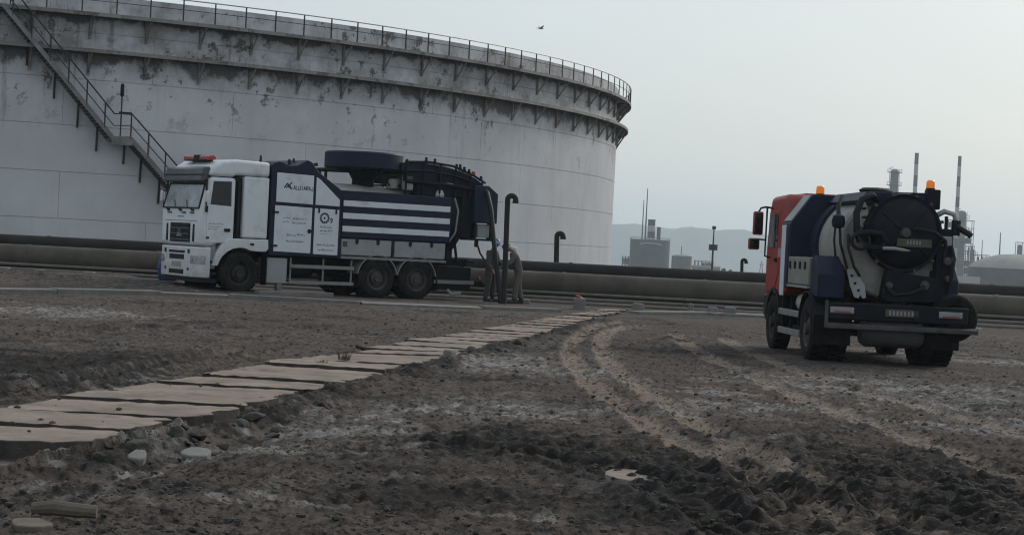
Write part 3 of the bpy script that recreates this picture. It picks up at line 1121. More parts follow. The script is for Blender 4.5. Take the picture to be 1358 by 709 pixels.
support_block(5, 369, 13, 15, 'pale grey concrete block at the left end of the pipeline', 55.5, 1.0)
support_block(50, 368, 18, 11, 'low rounded concrete block half buried before the left pipeline', 55.8)
support_block(118, 373, 16, 13, 'narrow concrete block standing in soil between pipeline and white truck', 55.6)
support_block(768, 411, 16, 16, 'concrete block with a red object on top beside the path end', 52.0, 0.95)
support_block(846, 412, 14, 10, 'small square concrete block under the thin pipes right of path', 52.2, 1.0)
support_block(690, 409, 26, 13, 'low concrete block behind the two workers beside the vent pipe', 54.8, 0.9)
support_block(916, 414, 6, 12, 'slim concrete stub under the thin pipes left of the red truck', 53.0, 1.0)
support_block(945, 416, 12, 9, 'squat concrete stub under the thin pipes left of the red truck', 53.0, 1.0)
support_block(968, 417, 14, 10, 'broad concrete stub nearest the red truck under the thin pipes', 53.0, 1.0)
q = at(768, 397, 52.0)
o = MB().tube([q + Vector((-0.10, 0, 0.09)), q + Vector((-0.02, 0, 0.07)), q + Vector((0.06, 0, 0.02)), q + Vector((0.12, 0, 0.0))], [0.03, 0.05, 0.045, 0.03], 8).build('red_rag', MT['red_lens'])
tag(o, 'red crumpled glove lying on a concrete block by the pipeline', 'glove')


q0, q1 = at(336, 394, 50.4), at(436, 396, 52.0)
d = q1 - q0
o = MB().prism([(-d.length / 2, -.28), (d.length / 2, -.22), (d.length / 2 - .25, .25), (-d.length / 2 + .2, .28)], -.05, .13, 'z').build('concrete_plank', MT['concrete'], bevel=.02, smooth=False)
o.location = ((q0 + q1) / 2).to_2d().to_3d() + Vector((0, 0, .0))
o.rotation_euler = (0, 0, math.atan2(d.y, d.x))
tag(o, 'long pale concrete slab lying under the white truck behind its front wheel', 'concrete slab')


# goosenecks
def gooseneck(px_b, py_b, px_t, py_t, Y, r, w, label):
    b = at(px_b, py_b, Y)
    t = at(px_t, py_t, Y)
    o = thing('vent_pipe', label, 'vent pipe', (b.x, b.y, 0), 0, 'gooseneck vent pipes')
    h = t.z - r
    lx = (t.x - b.x) - 0.0
    hw = w / 2
    lx = lx - hw
    pts = [Vector((0, 0, -0.2)), Vector((lx * 0.5, 0, (h - hw) * 0.5)), Vector((lx, 0, h - hw))]
    arc = [Vector((lx + hw - hw * math.cos(PI * k / 10), 0, h - hw + hw * math.sin(PI * k / 10))) for k in range(1, 11)]
    pts += arc + [arc[-1] + Vector((0, 0, -hw * 0.7))]
    MB().tube(pts, r, 14).build('pipe', MT['vent_steel'], o)
    MB().tube([pts[-1] + Vector((0, 0, 0.06)), pts[-1] + Vector((0, 0, -0.015))], r * 1.14, 14).build('collar', MT['vent_steel'], o)
    return o


gooseneck(668, 405, 679, 256, 53.6, 0.075, 0.22, 'tall dark gooseneck vent pipe standing between the two workers')
gooseneck(739, 352, 743, 306, 63.5, 0.085, 0.20, 'short dark gooseneck vent pipe before the tank, right of the workers')
gooseneck(985, 366, 987, 342, 66.0, 0.055, 0.14, 'smallest gooseneck vent pipe behind the pipeline, near the red truck')

# ------------------------------------------------------------------ kerb strip in front of the white truck
kerb = bpy.data.objects.new('concrete_kerb', None)
C.objects.link(kerb)
tag(kerb, kind='structure')
kl = [gnd(*q) for q in ((-60, 384), (0, 386.5), (120, 388.5), (240, 392), (450, 402.5), (720, 413), (838, 416), (1010, 420.5), (1250, 436), (1358, 442), (1460, 448))]
kp = path_xy(kl, 10)
cum = np.concatenate([[0], np.cumsum(np.hypot(*np.diff(kp, axis=0).T))])
sdist = 0.3
while sdist < cum[-1] - 3:
    ln = random.uniform(1.6, 3.2)
    i0, i1 = np.interp(sdist, cum, np.arange(len(cum))), np.interp(sdist + ln, cum, np.arange(len(cum)))
    f = lambda i: Vector((np.interp(i, np.arange(len(kp)), kp[:, 0]), np.interp(i, np.arange(len(kp)), kp[:, 1]), 0))
    A, B = f(i0), f(i1)
    px_mid = 679 + FPX * ((A.x + B.x) / 2) / ((A.y + B.y) / 2)
    sdist += ln + random.uniform(0.03, 0.12)
    if random.random() < 0.12 or 780 < px_mid < 835:
        continue
    mid = (A + B) / 2
    d = B - A
    mb = MB()
    nseg = 5
    vs, fs = [], []
    w = random.uniform(0.20, 0.28)
    for k in range(nseg + 1):
        x = -ln / 2 + ln * k / nseg
        e1, e2 = random.uniform(-.04, .03), random.uniform(-.04, .03)
        vs += [(x, -w + e1, -0.1), (x, -w + e1 * 1.3, 0.085), (x, w + e2, 0.10), (x, w + e2, -0.1)]
    for k in range(nseg):
        for j in range(4):
            fs.append((k * 4 + j, k * 4 + (j + 1) % 4, k * 4 + 4 + (j + 1) % 4, k * 4 + 4 + j))
    fs += [(0, 1, 2, 3), (nseg * 4, nseg * 4 + 1, nseg * 4 + 2, nseg * 4 + 3)]
    o = mb.add(vs, fs).build('kerb_stone', MT['concrete'], kerb, bevel=0.015, smooth=False)
    o.location = mid + Vector((0, 0, random.uniform(-0.03, 0.02)))
    o.rotation_euler = (random.uniform(-.05, .05), random.uniform(-.01, .01), math.atan2(d.y, d.x) + random.uniform(-.02, .02))

# ------------------------------------------------------------------ the slab path
path = bpy.data.objects.new('slab_path', None)
C.objects.link(path)
tag(path, kind='structure')
y = 13.9
idx = 0
while y < 52.5:
    pit = random.uniform(1.0, 1.3)
    gap = random.uniform(0.035, 0.075)
    ya, yb = y, y + pit - gap
    nx, ny = 16, 10
    vs, fs = [], []
    sk = random.uniform(-0.05, 0.05)
    ctr = Vector(((path_left(y + .6) + path_right(y + .6)) / 2, y + pit / 2, 0))
    chip = [(random.choice((0, nx)), random.choice((0, ny)), random.uniform(.04, .14)) for _ in range(2)]
    lip = random.uniform(-0.09, 0.09)
    edge_j = [[-(random.random() ** 3) * (.05 if e == 0 else .13) for _ in range(ny + 1)] for e in (0, 1)]
    for top in (0, 1):
        for i in range(nx + 1):
            for j in range(ny + 1):
                v_ = j / ny
                yy = ya + (yb - ya) * v_
                xl, xr = path_left(yy) + lip * .5, path_right(yy) + lip
                u = i / nx
                x = xl + (xr - xl) * u
                if i in (0, nx):
                    x += edge_j[i > 0][j] * (1 if i else -1)
                if j in (0, ny):
                    yy += random.uniform(-.008, .008)
                if (u - .5) * sk:
                    yy += (u - .5) * sk * 2
                for ci, cj, am_ in chip:
                    dd = math.hypot((i - ci) / nx * 1.4, (j - cj) / ny * 1.3)
                    if dd < 0.15:
                        x += (ctr.x - x) * am_ * (0.15 - dd) / 0.15
                        yy += (ctr.y - yy) * am_ * (0.15 - dd) / 0.15
                zt = random.uniform(-.006, .006)
                vs.append((x - ctr.x, yy - ctr.y, (0.062 + zt) if top else -0.24))
    n1 = (nx + 1) * (ny + 1)
    ix = lambda t, i, j: t * n1 + i * (ny + 1) + j
    for i in range(nx):
        for j in range(ny):
            fs.append((ix(1, i, j), ix(1, i + 1, j), ix(1, i + 1, j + 1), ix(1, i, j + 1)))
            fs.append((ix(0, i, j), ix(0, i, j + 1), ix(0, i + 1, j + 1), ix(0, i + 1, j)))
    for i in range(nx):
        for j in (0, ny):
            fs.append((ix(0, i, j), ix(0, i + 1, j), ix(1, i + 1, j), ix(1, i, j)))
    for j in range(ny):
        for i in (0, nx):
            fs.append((ix(0, i, j), ix(0, i, j + 1), ix(1, i, j + 1), ix(1, i, j)))
    o = MB().add(vs, fs).build('concrete_slab', MT['concrete_tan'], path, bevel=0.008, seg=1)
    o.data.materials.append(MT['slab_side_shade'])
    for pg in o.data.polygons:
        if abs(pg.normal.z) < 0.6:  # side faces get the painted gap shade
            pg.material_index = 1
    o.location = ctr + Vector((0, 0, random.uniform(-0.026, 0.006)))
    o.rotation_euler = (random.uniform(-.014, -.002), random.uniform(-.018, .018), 0)
    y += pit
    idx += 1


# ------------------------------------------------------------------ rubble
def rock_mesh(name, seed, sub=2, flat=0.55):
    bm = bmesh.new()
    bmesh.ops.create_icosphere(bm, subdivisions=sub, radius=1.0)
    r = random.Random(seed)
    ax = [Vector((r.uniform(-1, 1), r.uniform(-1, 1), r.uniform(-1, 1))).normalized() for _ in range(9)]
    lim = [r.uniform(0.5, 0.85) for _ in ax]
    for v in bm.verts:
        for a, l in zip(ax, lim):
            d = v.co.dot(a)
            if d > l:
                v.co -= a * (d - l)
        v.co *= r.uniform(0.93, 1.05)
        v.co.z *= flat
    me = bpy.data.meshes.new(name)
    bm.to_mesh(me)
    bm.free()
    me.materials.append(MT['rock'])
    return me


rocks = [rock_mesh('rubble_chunk', 100 + i, 2, random.uniform(.45, .75)) for i in range(6)]
for i in range(64):
    yy = 13.5 + 25 * (random.random() ** 1.5)
    right = random.random() < 0.88
    xx = float(path_right(yy)) + abs(random.gauss(0.10, 0.22)) if right else float(path_left(yy)) - abs(random.gauss(0.05, 0.15))
    s_ = random.uniform(0.03, 0.095) * (1.25 if random.random() < .2 else 1)
    o = bpy.data.objects.new('rubble_chunk', rocks[i % 6])
    C.objects.link(o)
    o.location = (xx, yy, gz(xx, yy) + s_ * 0.2)
    o.rotation_euler = (random.uniform(-.5, .5), random.uniform(-.5, .5), random.uniform(0, 6.28))
    o.scale = (s_ * random.uniform(.8, 1.5), s_, s_ * random.uniform(.7, 1.1))
    if right:
        tag(o, 'broken grey concrete chunk lying along the right edge of the slab path', 'rubble', 'rubble along the right path edge')
    else:
        tag(o, 'broken grey concrete chunk lying along the left edge of the slab path', 'rubble', 'rubble along the left path edge')


def flat_stone(px, py, wpx, dpt, h, label, mt='concrete', rz=0.0, tilt=0.0, name='flat_stone'):
    q = gnd(px, py)
    w = wpx * q.y / FPX
    n_ = 11
    r = random.Random(int(px))
    poly = []
    for k in range(n_):
        a = 2 * PI * k / n_
        poly.append((w / 2 * math.cos(a) * r.uniform(.82, 1.1), dpt / 2 * math.sin(a) * r.uniform(.82, 1.1)))
    o = MB().prism(poly, -h * .6, h * .4, 'z').build(name, MT[mt], bevel=h * .2, smooth=False)
    o.location = (q.x, q.y, gz(q.x, q.y) + h * 0.35)
    o.rotation_euler = (tilt, tilt * .6, rz)
    return tag(o, label, 'stone')


flat_stone(260, 584, 44, .45, .07, 'flat pale stone below the slab path, left of centre', tilt=.05)
flat_stone(183, 597, 26, .3, .07, 'pale angular stone fallen from the near slab edge', tilt=.15)
flat_stone(835, 627, 70, .55, .06, 'broad flat tan slab fragment lying in the dark mud', 'concrete_tan', tilt=.04)
flat_stone(650, 487, 22, .5, .07, 'small pale stone on the mud right of the slab path', tilt=.05)
flat_stone(595, 480, 16, .3, .16, 'upright pale boulder fragment at the middle of the path edge')
flat_stone(40, 703, 60, .3, .04, 'thin pale plank fragment in the lower left corner', 'wood', .3, .03, 'plank_fragment')
q = gnd(83, 690)
o = MB().tube([(-.17, 0, 0), (-.05, .02, .01), (.06, .0, .005), (.18, .01, 0)], [.035, .042, .04, .036], 10).build('timber_offcut', MT['wood'])
o.location = (q.x, q.y, gz(q.x, q.y) + .035)
tag(o, 'short round timber offcut lying in the lower left corner mud', 'timber')

# loose clods: uncountable
mbv, mbf = [], []
base = bmesh.new()
bmesh.ops.create_icosphere(base, subdivisions=1, radius=1.0)
bv = np.array([v.co[:] for v in base.verts])
bf = [tuple(v.index for v in f.verts) for f in base.faces]
base.free()
NCL = 9000
cy = 10.2 + 34 * rng.random(NCL) ** 1.9
cx = (rng.random(NCL) * 2 - 1) * (0.5 + cy * 0.29)
cz, cdk, cpa, ctn, crd = ground_fields(cx, cy)
on_path = (cx > path_left(cy) - .02) & (cx < path_right(cy) + .02)
keep = (~on_path) | (rng.random(NCL) < 0.05)
verts, faces = [], []
b = 0
for x, y_, z_, k, onp in zip(cx, cy, cz, keep, on_path):
    if not k:
        continue
    s_ = 0.006 + 0.022 * rng.random() ** 4
    vv = bv * (1 + (rng.random((12, 1)) - .5) * .5) * s_ * np.array([1.2, 1, .7]) + np.array([x, y_, (z_ if not onp else 0.055) + s_ * .3])
    verts.append(vv)
    faces += [(a + b, c + b, d + b) for a, c, d in bf]
    b += 12
me = bpy.data.meshes.new('mud_clods')
me.from_pydata(np.concatenate(verts).tolist(), [], faces)
me.materials.append(MT['rock'])
o = bpy.data.objects.new('mud_clods', me)
C.objects.link(o)
tag(o, 'loose clods and grit strewn over the mud', kind='stuff')


# dry weeds at the path edge
def weed(px, py, h, label):
    q = gnd(px, py)
    m_ = MB()
    for i in range(46):
        a = random.uniform(0, 6.28)
        l = h * random.uniform(.5, 1.0)
        sp = random.uniform(.1, .55)
        p0 = Vector((random.uniform(-.06, .06), random.uniform(-.06, .06), -0.03))
        p1 = p0 + Vector((math.cos(a) * sp * l * .5, math.sin(a) * sp * l * .5, l * .6))
        p2 = p0 + Vector((math.cos(a) * sp * l, math.sin(a) * sp * l, l))
        m_.tube([p0, p1, p2], [.006, .004, .002], 3, cap=False)
    o = m_.build('dry_weed', MT['weed'])
    o.location = (q.x, q.y, max(gz(q.x, q.y), .0) + 0.02)
    tag(o, label, 'weed')


weed(456, 484, .22, 'dry weed tuft growing beside the middle of the slab path')
weed(424, 488, .12, 'smaller dry weed tuft left of the taller one by the path')


# ------------------------------------------------------------------ wheels
def wheel(parent, loc, r, w, rimmat, side=1, dual=False, name='wheel', lugs=34, dish=0.05, hubr=.17):
    """axis along local y; side=+1 faces +y. wheel (rim and hub) > tyre"""
    x, y, z = loc
    s = side
    k = r / 0.52
    rimR = 0.31 * k
    prof = [(0.02, 0.02), (hubr * .55, 0.03), (hubr * .6, -0.03), (hubr, -0.035), (hubr * 1.08, -0.11 * k), (rimR * .82, -0.12 * k), (rimR * .9, -0.02), (rimR, 0.0), (rimR, -w * .8), (0.02, -w * .8)]
    m = MB().lathe([(a, s * b) for a, b in prof], (0, 0, 0), 'y', 28)
    for i in range(10):
        a = 2 * PI * i / 10
        m.tube([(hubr * 1.35 * math.cos(a), -s * 0.115 * k, hubr * 1.35 * math.sin(a)), (hubr * 1.35 * math.cos(a), -s * 0.085 * k, hubr * 1.35 * math.sin(a))], .016, 6)
    wo = m.build(name, rimmat, parent)
    wo.location = (x, y, z)
    tp = [(rimR * .98, 0.0), (rimR * 1.1, 0.012), (r * .86, 0.022), (r * .955, 0.0), (r, -0.035), (r, -w + 0.035), (r * .955, -w), (r * .86, -w - .022), (rimR * 1.0, -w)]
    t = MB().lathe([(a, s * b) for a, b in tp], (0, 0, 0), 'y', 40, True)
    for i in range(lugs):
        a = 2 * PI * i / lugs
        for half in (0, 1):
            aa = a + half * PI / lugs
            c = Vector((math.cos(aa) * (r + .006), -s * (w * (.25 + .5 * half)), math.sin(aa) * (r + .006)))
            t.box(c, (.030, w * .42, r * 2 * PI / lugs * .52), Matrix.Rotation(-aa, 3, 'Y'))
    t.build('tyre', MT['rubber'], wo)
    return wo


# ------------------------------------------------------------------ small script-like print
def scribble(length, h, seed, dots=True):
    """a run of joined strokes with teeth, tails and dots, as flat geometry in local x (right) / z (up)"""
    r = random.Random(seed)
    m = MB()
    x = 0.0
    th = h * 0.17
    while x < length:
        wl = min(length - x, h * r.uniform(1.0, 2.6))
        m.add([(x, 0, 0), (x + wl, 0, 0), (x + wl, 0, th), (x, 0, th)], [(0, 1, 2, 3)])
        k = x + h * .1
        while k < x + wl - h * .15:
            t = r.random()
            if t < .3:
                hh = h * r.uniform(.65, .95)
            elif t < .8:
                hh = h * r.uniform(.3, .45)
            else:
                hh = -h * r.uniform(.2, .35)
            m.add([(k, 0, 0), (k + th, 0, 0), (k + th * 1.1, 0, hh), (k + th * .1, 0, hh)], [(0, 1, 2, 3)])
            if dots and r.random() < .4:
                zz = h * (.65 if r.random() < .6 else -.35)
                m.add([(k, 0, zz), (k + th * .9, 0, zz), (k + th * .9, 0, zz + th * .9), (k, 0, zz + th * .9)], [(0, 1, 2, 3)])
            k += h * r.uniform(.28, .5)
        x += wl + h * .3
    return m


# ------------------------------------------------------------------ the white and blue truck
A1 = math.radians(34)
q = gnd(316, 389.6)
HD = Vector((-math.cos(A1), -math.sin(A1), 0))
LF = Vector((math.sin(A1), -math.cos(A1), 0))
Y51 = 51.0
q = at(316, 389.6, Y51)
org = Vector((q.x, q.y, 0)) - LF * 1.22
T1 = thing('vacuum_truck', 'white and navy vacuum jetting truck with striped side parked before the storage tank', 'truck', org, math.pi + A1)
W = MT['white_paint']
NV = MT['navy_paint']
BK = MT['black_steel']
BP = MT['black_plastic']
SY = 1.23


def T(b, name, mt, par=None, **k):
    return b.build(name, MT[mt] if isinstance(mt, str) else mt, par or T1, **k)


# chassis
c = MB()
for s in (-1, 1):
    c.bx(-7.5, 1.0, s * .40, s * .48, .82, 1.06)
for x in (-.8, -2.2, -3.6, -5.0, -6.2, -7.3):
    c.bx(x - .05, x + .05, -.4, .4, .84, 1.04)
T(c, 'chassis_frame', BK)
c = MB()
c.tube([(0, -1, .54), (0, 1, .54)], .07, 10)
for x in (-4.14, -5.39):
    c.tube([(x, -1, .54), (x, 1, .54)], .09, 10)
    c.lathe([(.05, -.2), (.2, -.15), (.24, 0), (.2, .15), (.05, .2)], (x, 0, .54), 'x', 16)
T(c, 'axle', BK)
c = MB().tube([(-.4, 0, .72), (-4.0, 0, .62)], .06, 10)
T(c, 'drive_shaft', BK)
# cab: lower front body with rounded corners in plan, plus roof and sleeper
prof = [(1.16, 1.20), (1.17, 2.14), (1.0, 2.80), (.93, 3.0), (.2, 3.0), (.2, 1.28), (.62, 1.28), (.80, 1.20)]
cab = T(MB().prism(prof, -SY, SY, 'y'), 'cab', W, bevel=.10, seg=4)
# recessed dark gap behind the door
T(MB().bx(-.03, .20, -1.08, 1.08, 1.30, 3.02), 'cab_recess', BP)
T(MB().tube([(.09, 1.14, 1.30), (.09, 1.14, 2.9)], .05, 10), 'air_intake', BP)
T(MB().bx(-.76, -.03, -SY + .01, SY - .01, 1.46, 3.06), 'sleeper', W, bevel=.05, seg=3)
T(MB().prism([(1.0, 3.02), (.90, 3.24), (.62, 3.42), (.2, 3.48), (-.76, 3.46), (-.76, 3.07), (.2, 3.07), (.3, 3.02)], -SY, SY, 'y'), 'roof', W, bevel=.09, seg=4)
# windscreen: slopes with the front face
v0, v1 = Vector((1.172, 0, 2.18)), Vector((1.012, 0, 2.80))
nrm = Vector((v1.z - v0.z, 0, v0.x - v1.x)).normalized()
off = nrm * .006
ws = MB()
for (i0, i1) in ((0, 1),):
    yb, yt = 1.10, 1.06
    ws.add([v0 + off + Vector((0, -yb, 0)), v0 + off + Vector((0, yb, 0)), v1 + off + Vector((0, yt, 0)), v1 + off + Vector((0, -yt, 0)),
            v0 - off + Vector((0, -yb, 0)), v0 - off + Vector((0, yb, 0)), v1 - off + Vector((0, yt, 0)), v1 - off + Vector((0, -yt, 0))],
           [(0, 1, 2, 3), (4, 5, 6, 7), (0, 1, 5, 4), (1, 2, 6, 5), (2, 3, 7, 6), (3, 0, 4, 7)])
wsc = T(ws, 'windscreen', 'windscreen')
fr = MB()
o2 = nrm * .012
loop = [v0 + o2 + Vector((0, -1.11, -.01)), v0 + o2 + Vector((0, 1.11, -.01)), v1 + o2 + Vector((0, 1.07, .01)), v1 + o2 + Vector((0, -1.07, .01)), v0 + o2 + Vector((0, -1.11, -.01))]
for a, b in zip(loop[:-1], loop[1:]):
    fr.tube([a, b], .022, 6)
T(fr, 'seal', BP, wsc)
wp = MB()
for y0 in (-.75, .0, .75):
    wp.tube([v0 + nrm * .03 + Vector((0, y0, -.06)), v0 + nrm * .03 + Vector((0, y0 - .32, .0)), v0 + nrm * .035 + (v1 - v0) * .3 + Vector((0, y0 - .45, 0))], .012, 5)
    wp.box(v0 + nrm * .02 + Vector((0, y0, -.07)), (.05, .10, .05))
T(wp, 'wiper', BP)
# sun visor
vis = MB().prism([(1.02, 2.84), (1.20, 2.86), (1.12, 3.22), (.92, 3.26)], -1.16, 1.16, 'y')
vo = T(vis, 'sun_visor', 'visor', bevel=.04, seg=3)
T(MB().bx(1.07, 1.185, -1.165, 1.165, 3.03, 3.05), 'visor_rib', BP, vo)
# roof beacon bar
bb = T(MB().prism([(.62, 3.455), (.80, 3.43), (.80, 3.53), (.76, 3.56), (.66, 3.56), (.62, 3.53)], -.82, .82, 'y'), 'beacon_bar', 'red_lens', bevel=.02)
T(MB().bx(.60, .825, -.12, .12, 3.45, 3.575), 'beacon_centre', BP, bb)
T(MB().bx(.605, .82, -.60, .60, 3.42, 3.455), 'beacon_foot', BP, bb)
rl = MB()
for y0 in (.5, .85):
    rl.box((.95, y0, 3.22), (.08, .12, .07))
T(rl, 'marker_lamp', 'lamp_glass')
T(MB().lathe([(.02, 0), (.04, .02), (.03, .16), (.01, .2)], (-.62, .9, 3.46), 'z', 10), 'roof_horn', BP)
# grille
gr = T(MB().bx(1.15, 1.178, -.62, .62, 1.28, 1.78), 'grille', BP, bevel=.02)
for k in range(6):
    T(MB().bx(1.179, 1.196, -.58, .58, 1.33 + k * .074, 1.365 + k * .074), 'slat', 'black_plastic' if k % 2 else 'visor', gr)
em = MB()
em.add([(1.199, -.10, 1.47), (1.199, -.06, 1.62), (1.199, -.03, 1.62), (1.199, -.07, 1.47)], [(0, 1, 2, 3)])
em.add([(1.199, .10, 1.47), (1.199, .06, 1.62), (1.199, .03, 1.62), (1.199, .07, 1.47)], [(0, 1, 2, 3)])
em.bx(1.197, 1.202, -.16, .16, 1.43, 1.46)
em.bx(1.197, 1.202, -.03, .03, 1.46, 1.53)
T(em, 'emblem', 'galvanised', gr)
for s in (-1, 1):
    T(MB().bx(1.12, 1.178, s * .82 - .06, s * .82 + .06, 1.30, 1.76), 'air_slot', BP, bevel=.02)
wd = MB()
for k, (a, b) in enumerate(((-.20, -.12), (-.10, -.02), (.0, .08), (.10, .18))):
    wd.bx(1.168, 1.173, a, b, 1.93, 1.965)
T(wd, 'bonnet_lettering', 'galvanised')
T(MB().bx(1.165, 1.172, -1.0, 1.0, 1.835, 1.845), 'bonnet_seam', BP)
for y0 in (-.7, .2, .7):
    T(MB().bx(1.16, 1.19, y0 - .12, y0 + .12, 2.03, 2.07), 'bonnet_handle', 'visor')
# bumper
bp_half = [(.84, 1.235), (1.0, 1.235), (1.09, 1.20), (1.16, 1.12), (1.20, .98), (1.225, .6), (1.235, .2)]
bp_plan = bp_half + [(a, -b) for a, b in bp_half[::-1]]
bmp = T(MB().prism(bp_plan, .38, 1.17, 'z'), 'bumper', W, bevel=.035, seg=3)
T(MB().bx(1.20, 1.243, -.48, .48, 1.0, 1.06), 'bumper_slot', BP, bmp)
T(MB().bx(1.20, 1.245, -.45, .45, .83, .96), 'tow_panel', BP, bmp, bevel=.015)
T(MB().bx(1.20, 1.243, -.28, .28, .64, .76), 'number_plate', 'grey_panel', bmp)
T(MB().bx(1.20, 1.243, -.45, .45, .45, .57), 'lower_slot', BP, bmp, bevel=.015)
for s in (-1, 1):
    hp_ = [(.98, 1.245), (1.0, 1.25), (1.10, 1.212), (1.172, 1.13), (1.212, .985), (1.222, .80), (1.18, .80), (1.0, 1.0)]
    hl = T(MB().prism([(a, s * b) for a, b in hp_], .74, .95, 'z'), 'headlight', 'lamp_glass', bmp, bevel=.012)
    for k in (0, 1):
        T(MB().lathe([(.01, .0), (.055, .0), (.06, .012), (.01, .02)], (1.215 - .035 * k, s * (.90 + .12 * k), .845), 'x', 12), 'headlamp_reflector', 'galvanised', hl)
    T(MB().bx(1.20, 1.236, s * .66, s * .74, .56, .62), 'fog_lamp', BP, bmp)
    T(MB().bx(1.20, 1.25, s * .72 - .03, s * .72 + .03, 1.0, 1.1), 'tow_hook', BP, bmp)
T(MB().bx(.60, 1.12, -1.1, 1.1, .27, .37), 'under_bar', BP)
# doors
for s in (1, -1):
    yy = s * (SY + .012)
    dr = T(MB().prism([(1.0, 1.30), (1.0, 2.2), (.90, 2.93), (.26, 2.95), (.25, 1.66), (.36, 1.38), (.55, 1.30)], s * (SY - .01), yy, 'y'), 'door', W, bevel=.012)
    T(MB().prism([(.92, 2.28), (.86, 2.88), (.35, 2.90), (.33, 2.26)], yy - s * .01, yy + s * .004, 'y'), 'side_window', 'window_dark', dr, bevel=.002)
    T(MB().bx(.34, .50, yy, yy + s * .03, 1.60, 1.68), 'door_handle', BP, dr)
    T(MB().bx(.93, 1.0, yy, yy + s * .03, 1.40, 1.45), 'hinge', BP, dr)
    mi = T(MB().box((1.10, s * (SY + .16), 2.47), (.10, .10, .30)), 'mirror', W, bevel=.03)
    T(MB().tube([(1.04, s * (SY - .02), 2.62), (1.10, s * (SY + .16), 2.60)], .018, 6), 'mirror_arm', BP, mi)
    T(MB().bx(1.0, 1.06, s * SY, s * (SY + .05), 2.08, 2.24), 'kerb_mirror', BP)
    T(MB().bx(1.02, 1.06, s * (SY - .04), s * (SY + .006), 2.25, 2.92), 'pillar_trim', BP)
# lettering on the door
for k, (ln, z0) in enumerate(((.42, 1.78), (.36, 1.71), (.28, 1.64))):
    o = T(scribble(ln, .045, 40 + k), 'door_print', 'print_faint')
    o.location = (.95, SY + .0145, z0)
    o.rotation_euler = (0, 0, PI)
# steps and wheel arch
T(MB().bx(.66, .98, -1.15, 1.15, .62, 1.26), 'step_box', 'grey_panel', bevel=.03)
for z0 in (.48, .78):
    T(MB().bx(.64, 1.0, 1.0, 1.20, z0, z0 + .05), 'step', BP)
arch = [(.80, .70), (.70, 1.02), (.55, 1.28), (.36, 1.43), (-.78, 1.44), (-.80, 1.20), (-.72, 1.12), (-.42, 1.12)]
arch += [(.66 * math.cos(t), .54 + .66 * math.sin(t)) for t in [math.radians(v) for v in (116, 100, 85, 70, 55, 40, 27, 15)]]
for s in (1, -1):
    ar = T(MB().prism(arch, s * .92, s * (SY + .02), 'y'), 'wheel_arch', W, bevel=.015)
    T(MB().bx(-.36, -.26, s * (SY + .02), s * (SY + .05), 1.28, 1.33), 'marker_lamp', BP, ar)
    wheel(T1, (0, s * 1.22, .54), .54, .32, MT['dark_rim'], s, hubr=.19)
    for x in (-4.14, -5.39):
        wheel(T1, (x, s * 1.22, .54), .54, .30, MT['rim_steel'], s)
        wheel(T1, (x, s * .88, .54), .54, .28, MT['dark_rim'], s)
        aa = [(x + .64 * math.cos(t), .54 + .64 * math.sin(t)) for t in [math.radians(v) for v in range(10, 171, 10)]]
        bb_ = [(x + .615 * math.cos(t), .54 + .615 * math.sin(t)) for t in [math.radians(v) for v in range(170, 9, -10)]]
        T(MB().prism(aa + bb_, s * .62, s * 1.235, 'y'), 'mudguard', 'rail_white')
# grey boxes and rails below the cabinet
T(MB().bx(-1.42, -.80, .62, 1.16, .30, .98), 'battery_box', 'grey_panel', bevel=.03)
T(MB().bx(-1.28, -1.14, 1.0, 1.18, .05, .30), 'wheel_chock', 'concrete', bevel=.02)
T(MB().lathe([(.02, -.55), (.28, -.5), (.3, -.45), (.3, .45), (.28, .5), (.02, .55)], (-2.3, -.8, .72), 'x', 20), 'fuel_tank', 'grey_panel')
T(MB().lathe([(.02, -.4), (.16, -.38), (.18, .38), (.02, .4)], (-2.0, .62, .66), 'x', 16), 'air_tank', BK)
for z0 in (.36, .78):
    T(MB().bx(-3.42, -1.48, 1.16, 1.20, z0 - .045, z0 + .045), 'side_guard', 'rail_white')
for x in (-1.52, -2.5, -3.36):
    T(MB().bx(x - .02, x + .02, 1.12, 1.155, .3, 1.0), 'guard_post', 'rail_white')

T(MB().bx(-3.2, -.75, -.95, .60, .44, .50), 'light_block_tray', BK)  # added plate, keeps sky light off the ground under the truck
T(MB().bx(.05, .95, -.9, .9, .42, .5), 'light_block_tray', BK)  # second added plate, darkens the ground below the cab
T(MB().lathe([(.05, -.5), (.22, -.42), (.26, 0), (.2, .4), (.1, .6)], (-.3, 0, .78), 'x', 16), 'light_block_gearbox', BK)  # added bulk on the underside, there to block light
for s in (1, -1):
    T(MB().bx(-.80, -.77, s * .9, s * 1.2, .25, 1.1), 'mud_flap', 'rubber')  # flaps behind the front wheels, added to block light under the truck
# blue cabinet
oc = [(-.80, 1.04), (-.80, 3.40), (-.86, 3.46), (-1.0, 3.51), (-1.12, 3.50), (-1.30, 3.42), (-1.55, 3.44), (-1.72, 3.53), (-1.85, 3.60), (-1.98, 3.56), (-2.06, 3.46), (-2.18, 3.32), (-2.95, 2.83), (-2.95, 1.04)]
cabi = T(MB().prism(oc, -1.23, 1.23, 'y'), 'cabinet', NV, bevel=.02)
PY0, PY1 = 1.225, 1.243
pan = [
    [(-.955, 2.45), (-.955, 3.22), (-2.05, 3.20), (-2.05, 2.43)],
    [(-2.13, 2.43), (-2.13, 3.17), (-2.26, 3.10), (-2.86, 2.60), (-2.86, 2.42)],
    [(-.94, 1.15), (-.94, 2.36), (-2.04, 2.34), (-2.04, 1.13)],
    [(-2.12, 1.12), (-2.12, 2.34), (-2.86, 2.33), (-2.86, 1.11)],
]
pans = []
for k, pl in enumerate(pan):
    for s in (1, -1):
        po = T(MB().prism(pl, s * PY0, s * PY1, 'y'), 'door_panel', 'white_panel', cabi, bevel=.012)
    pans.append(po)
hh = MB()
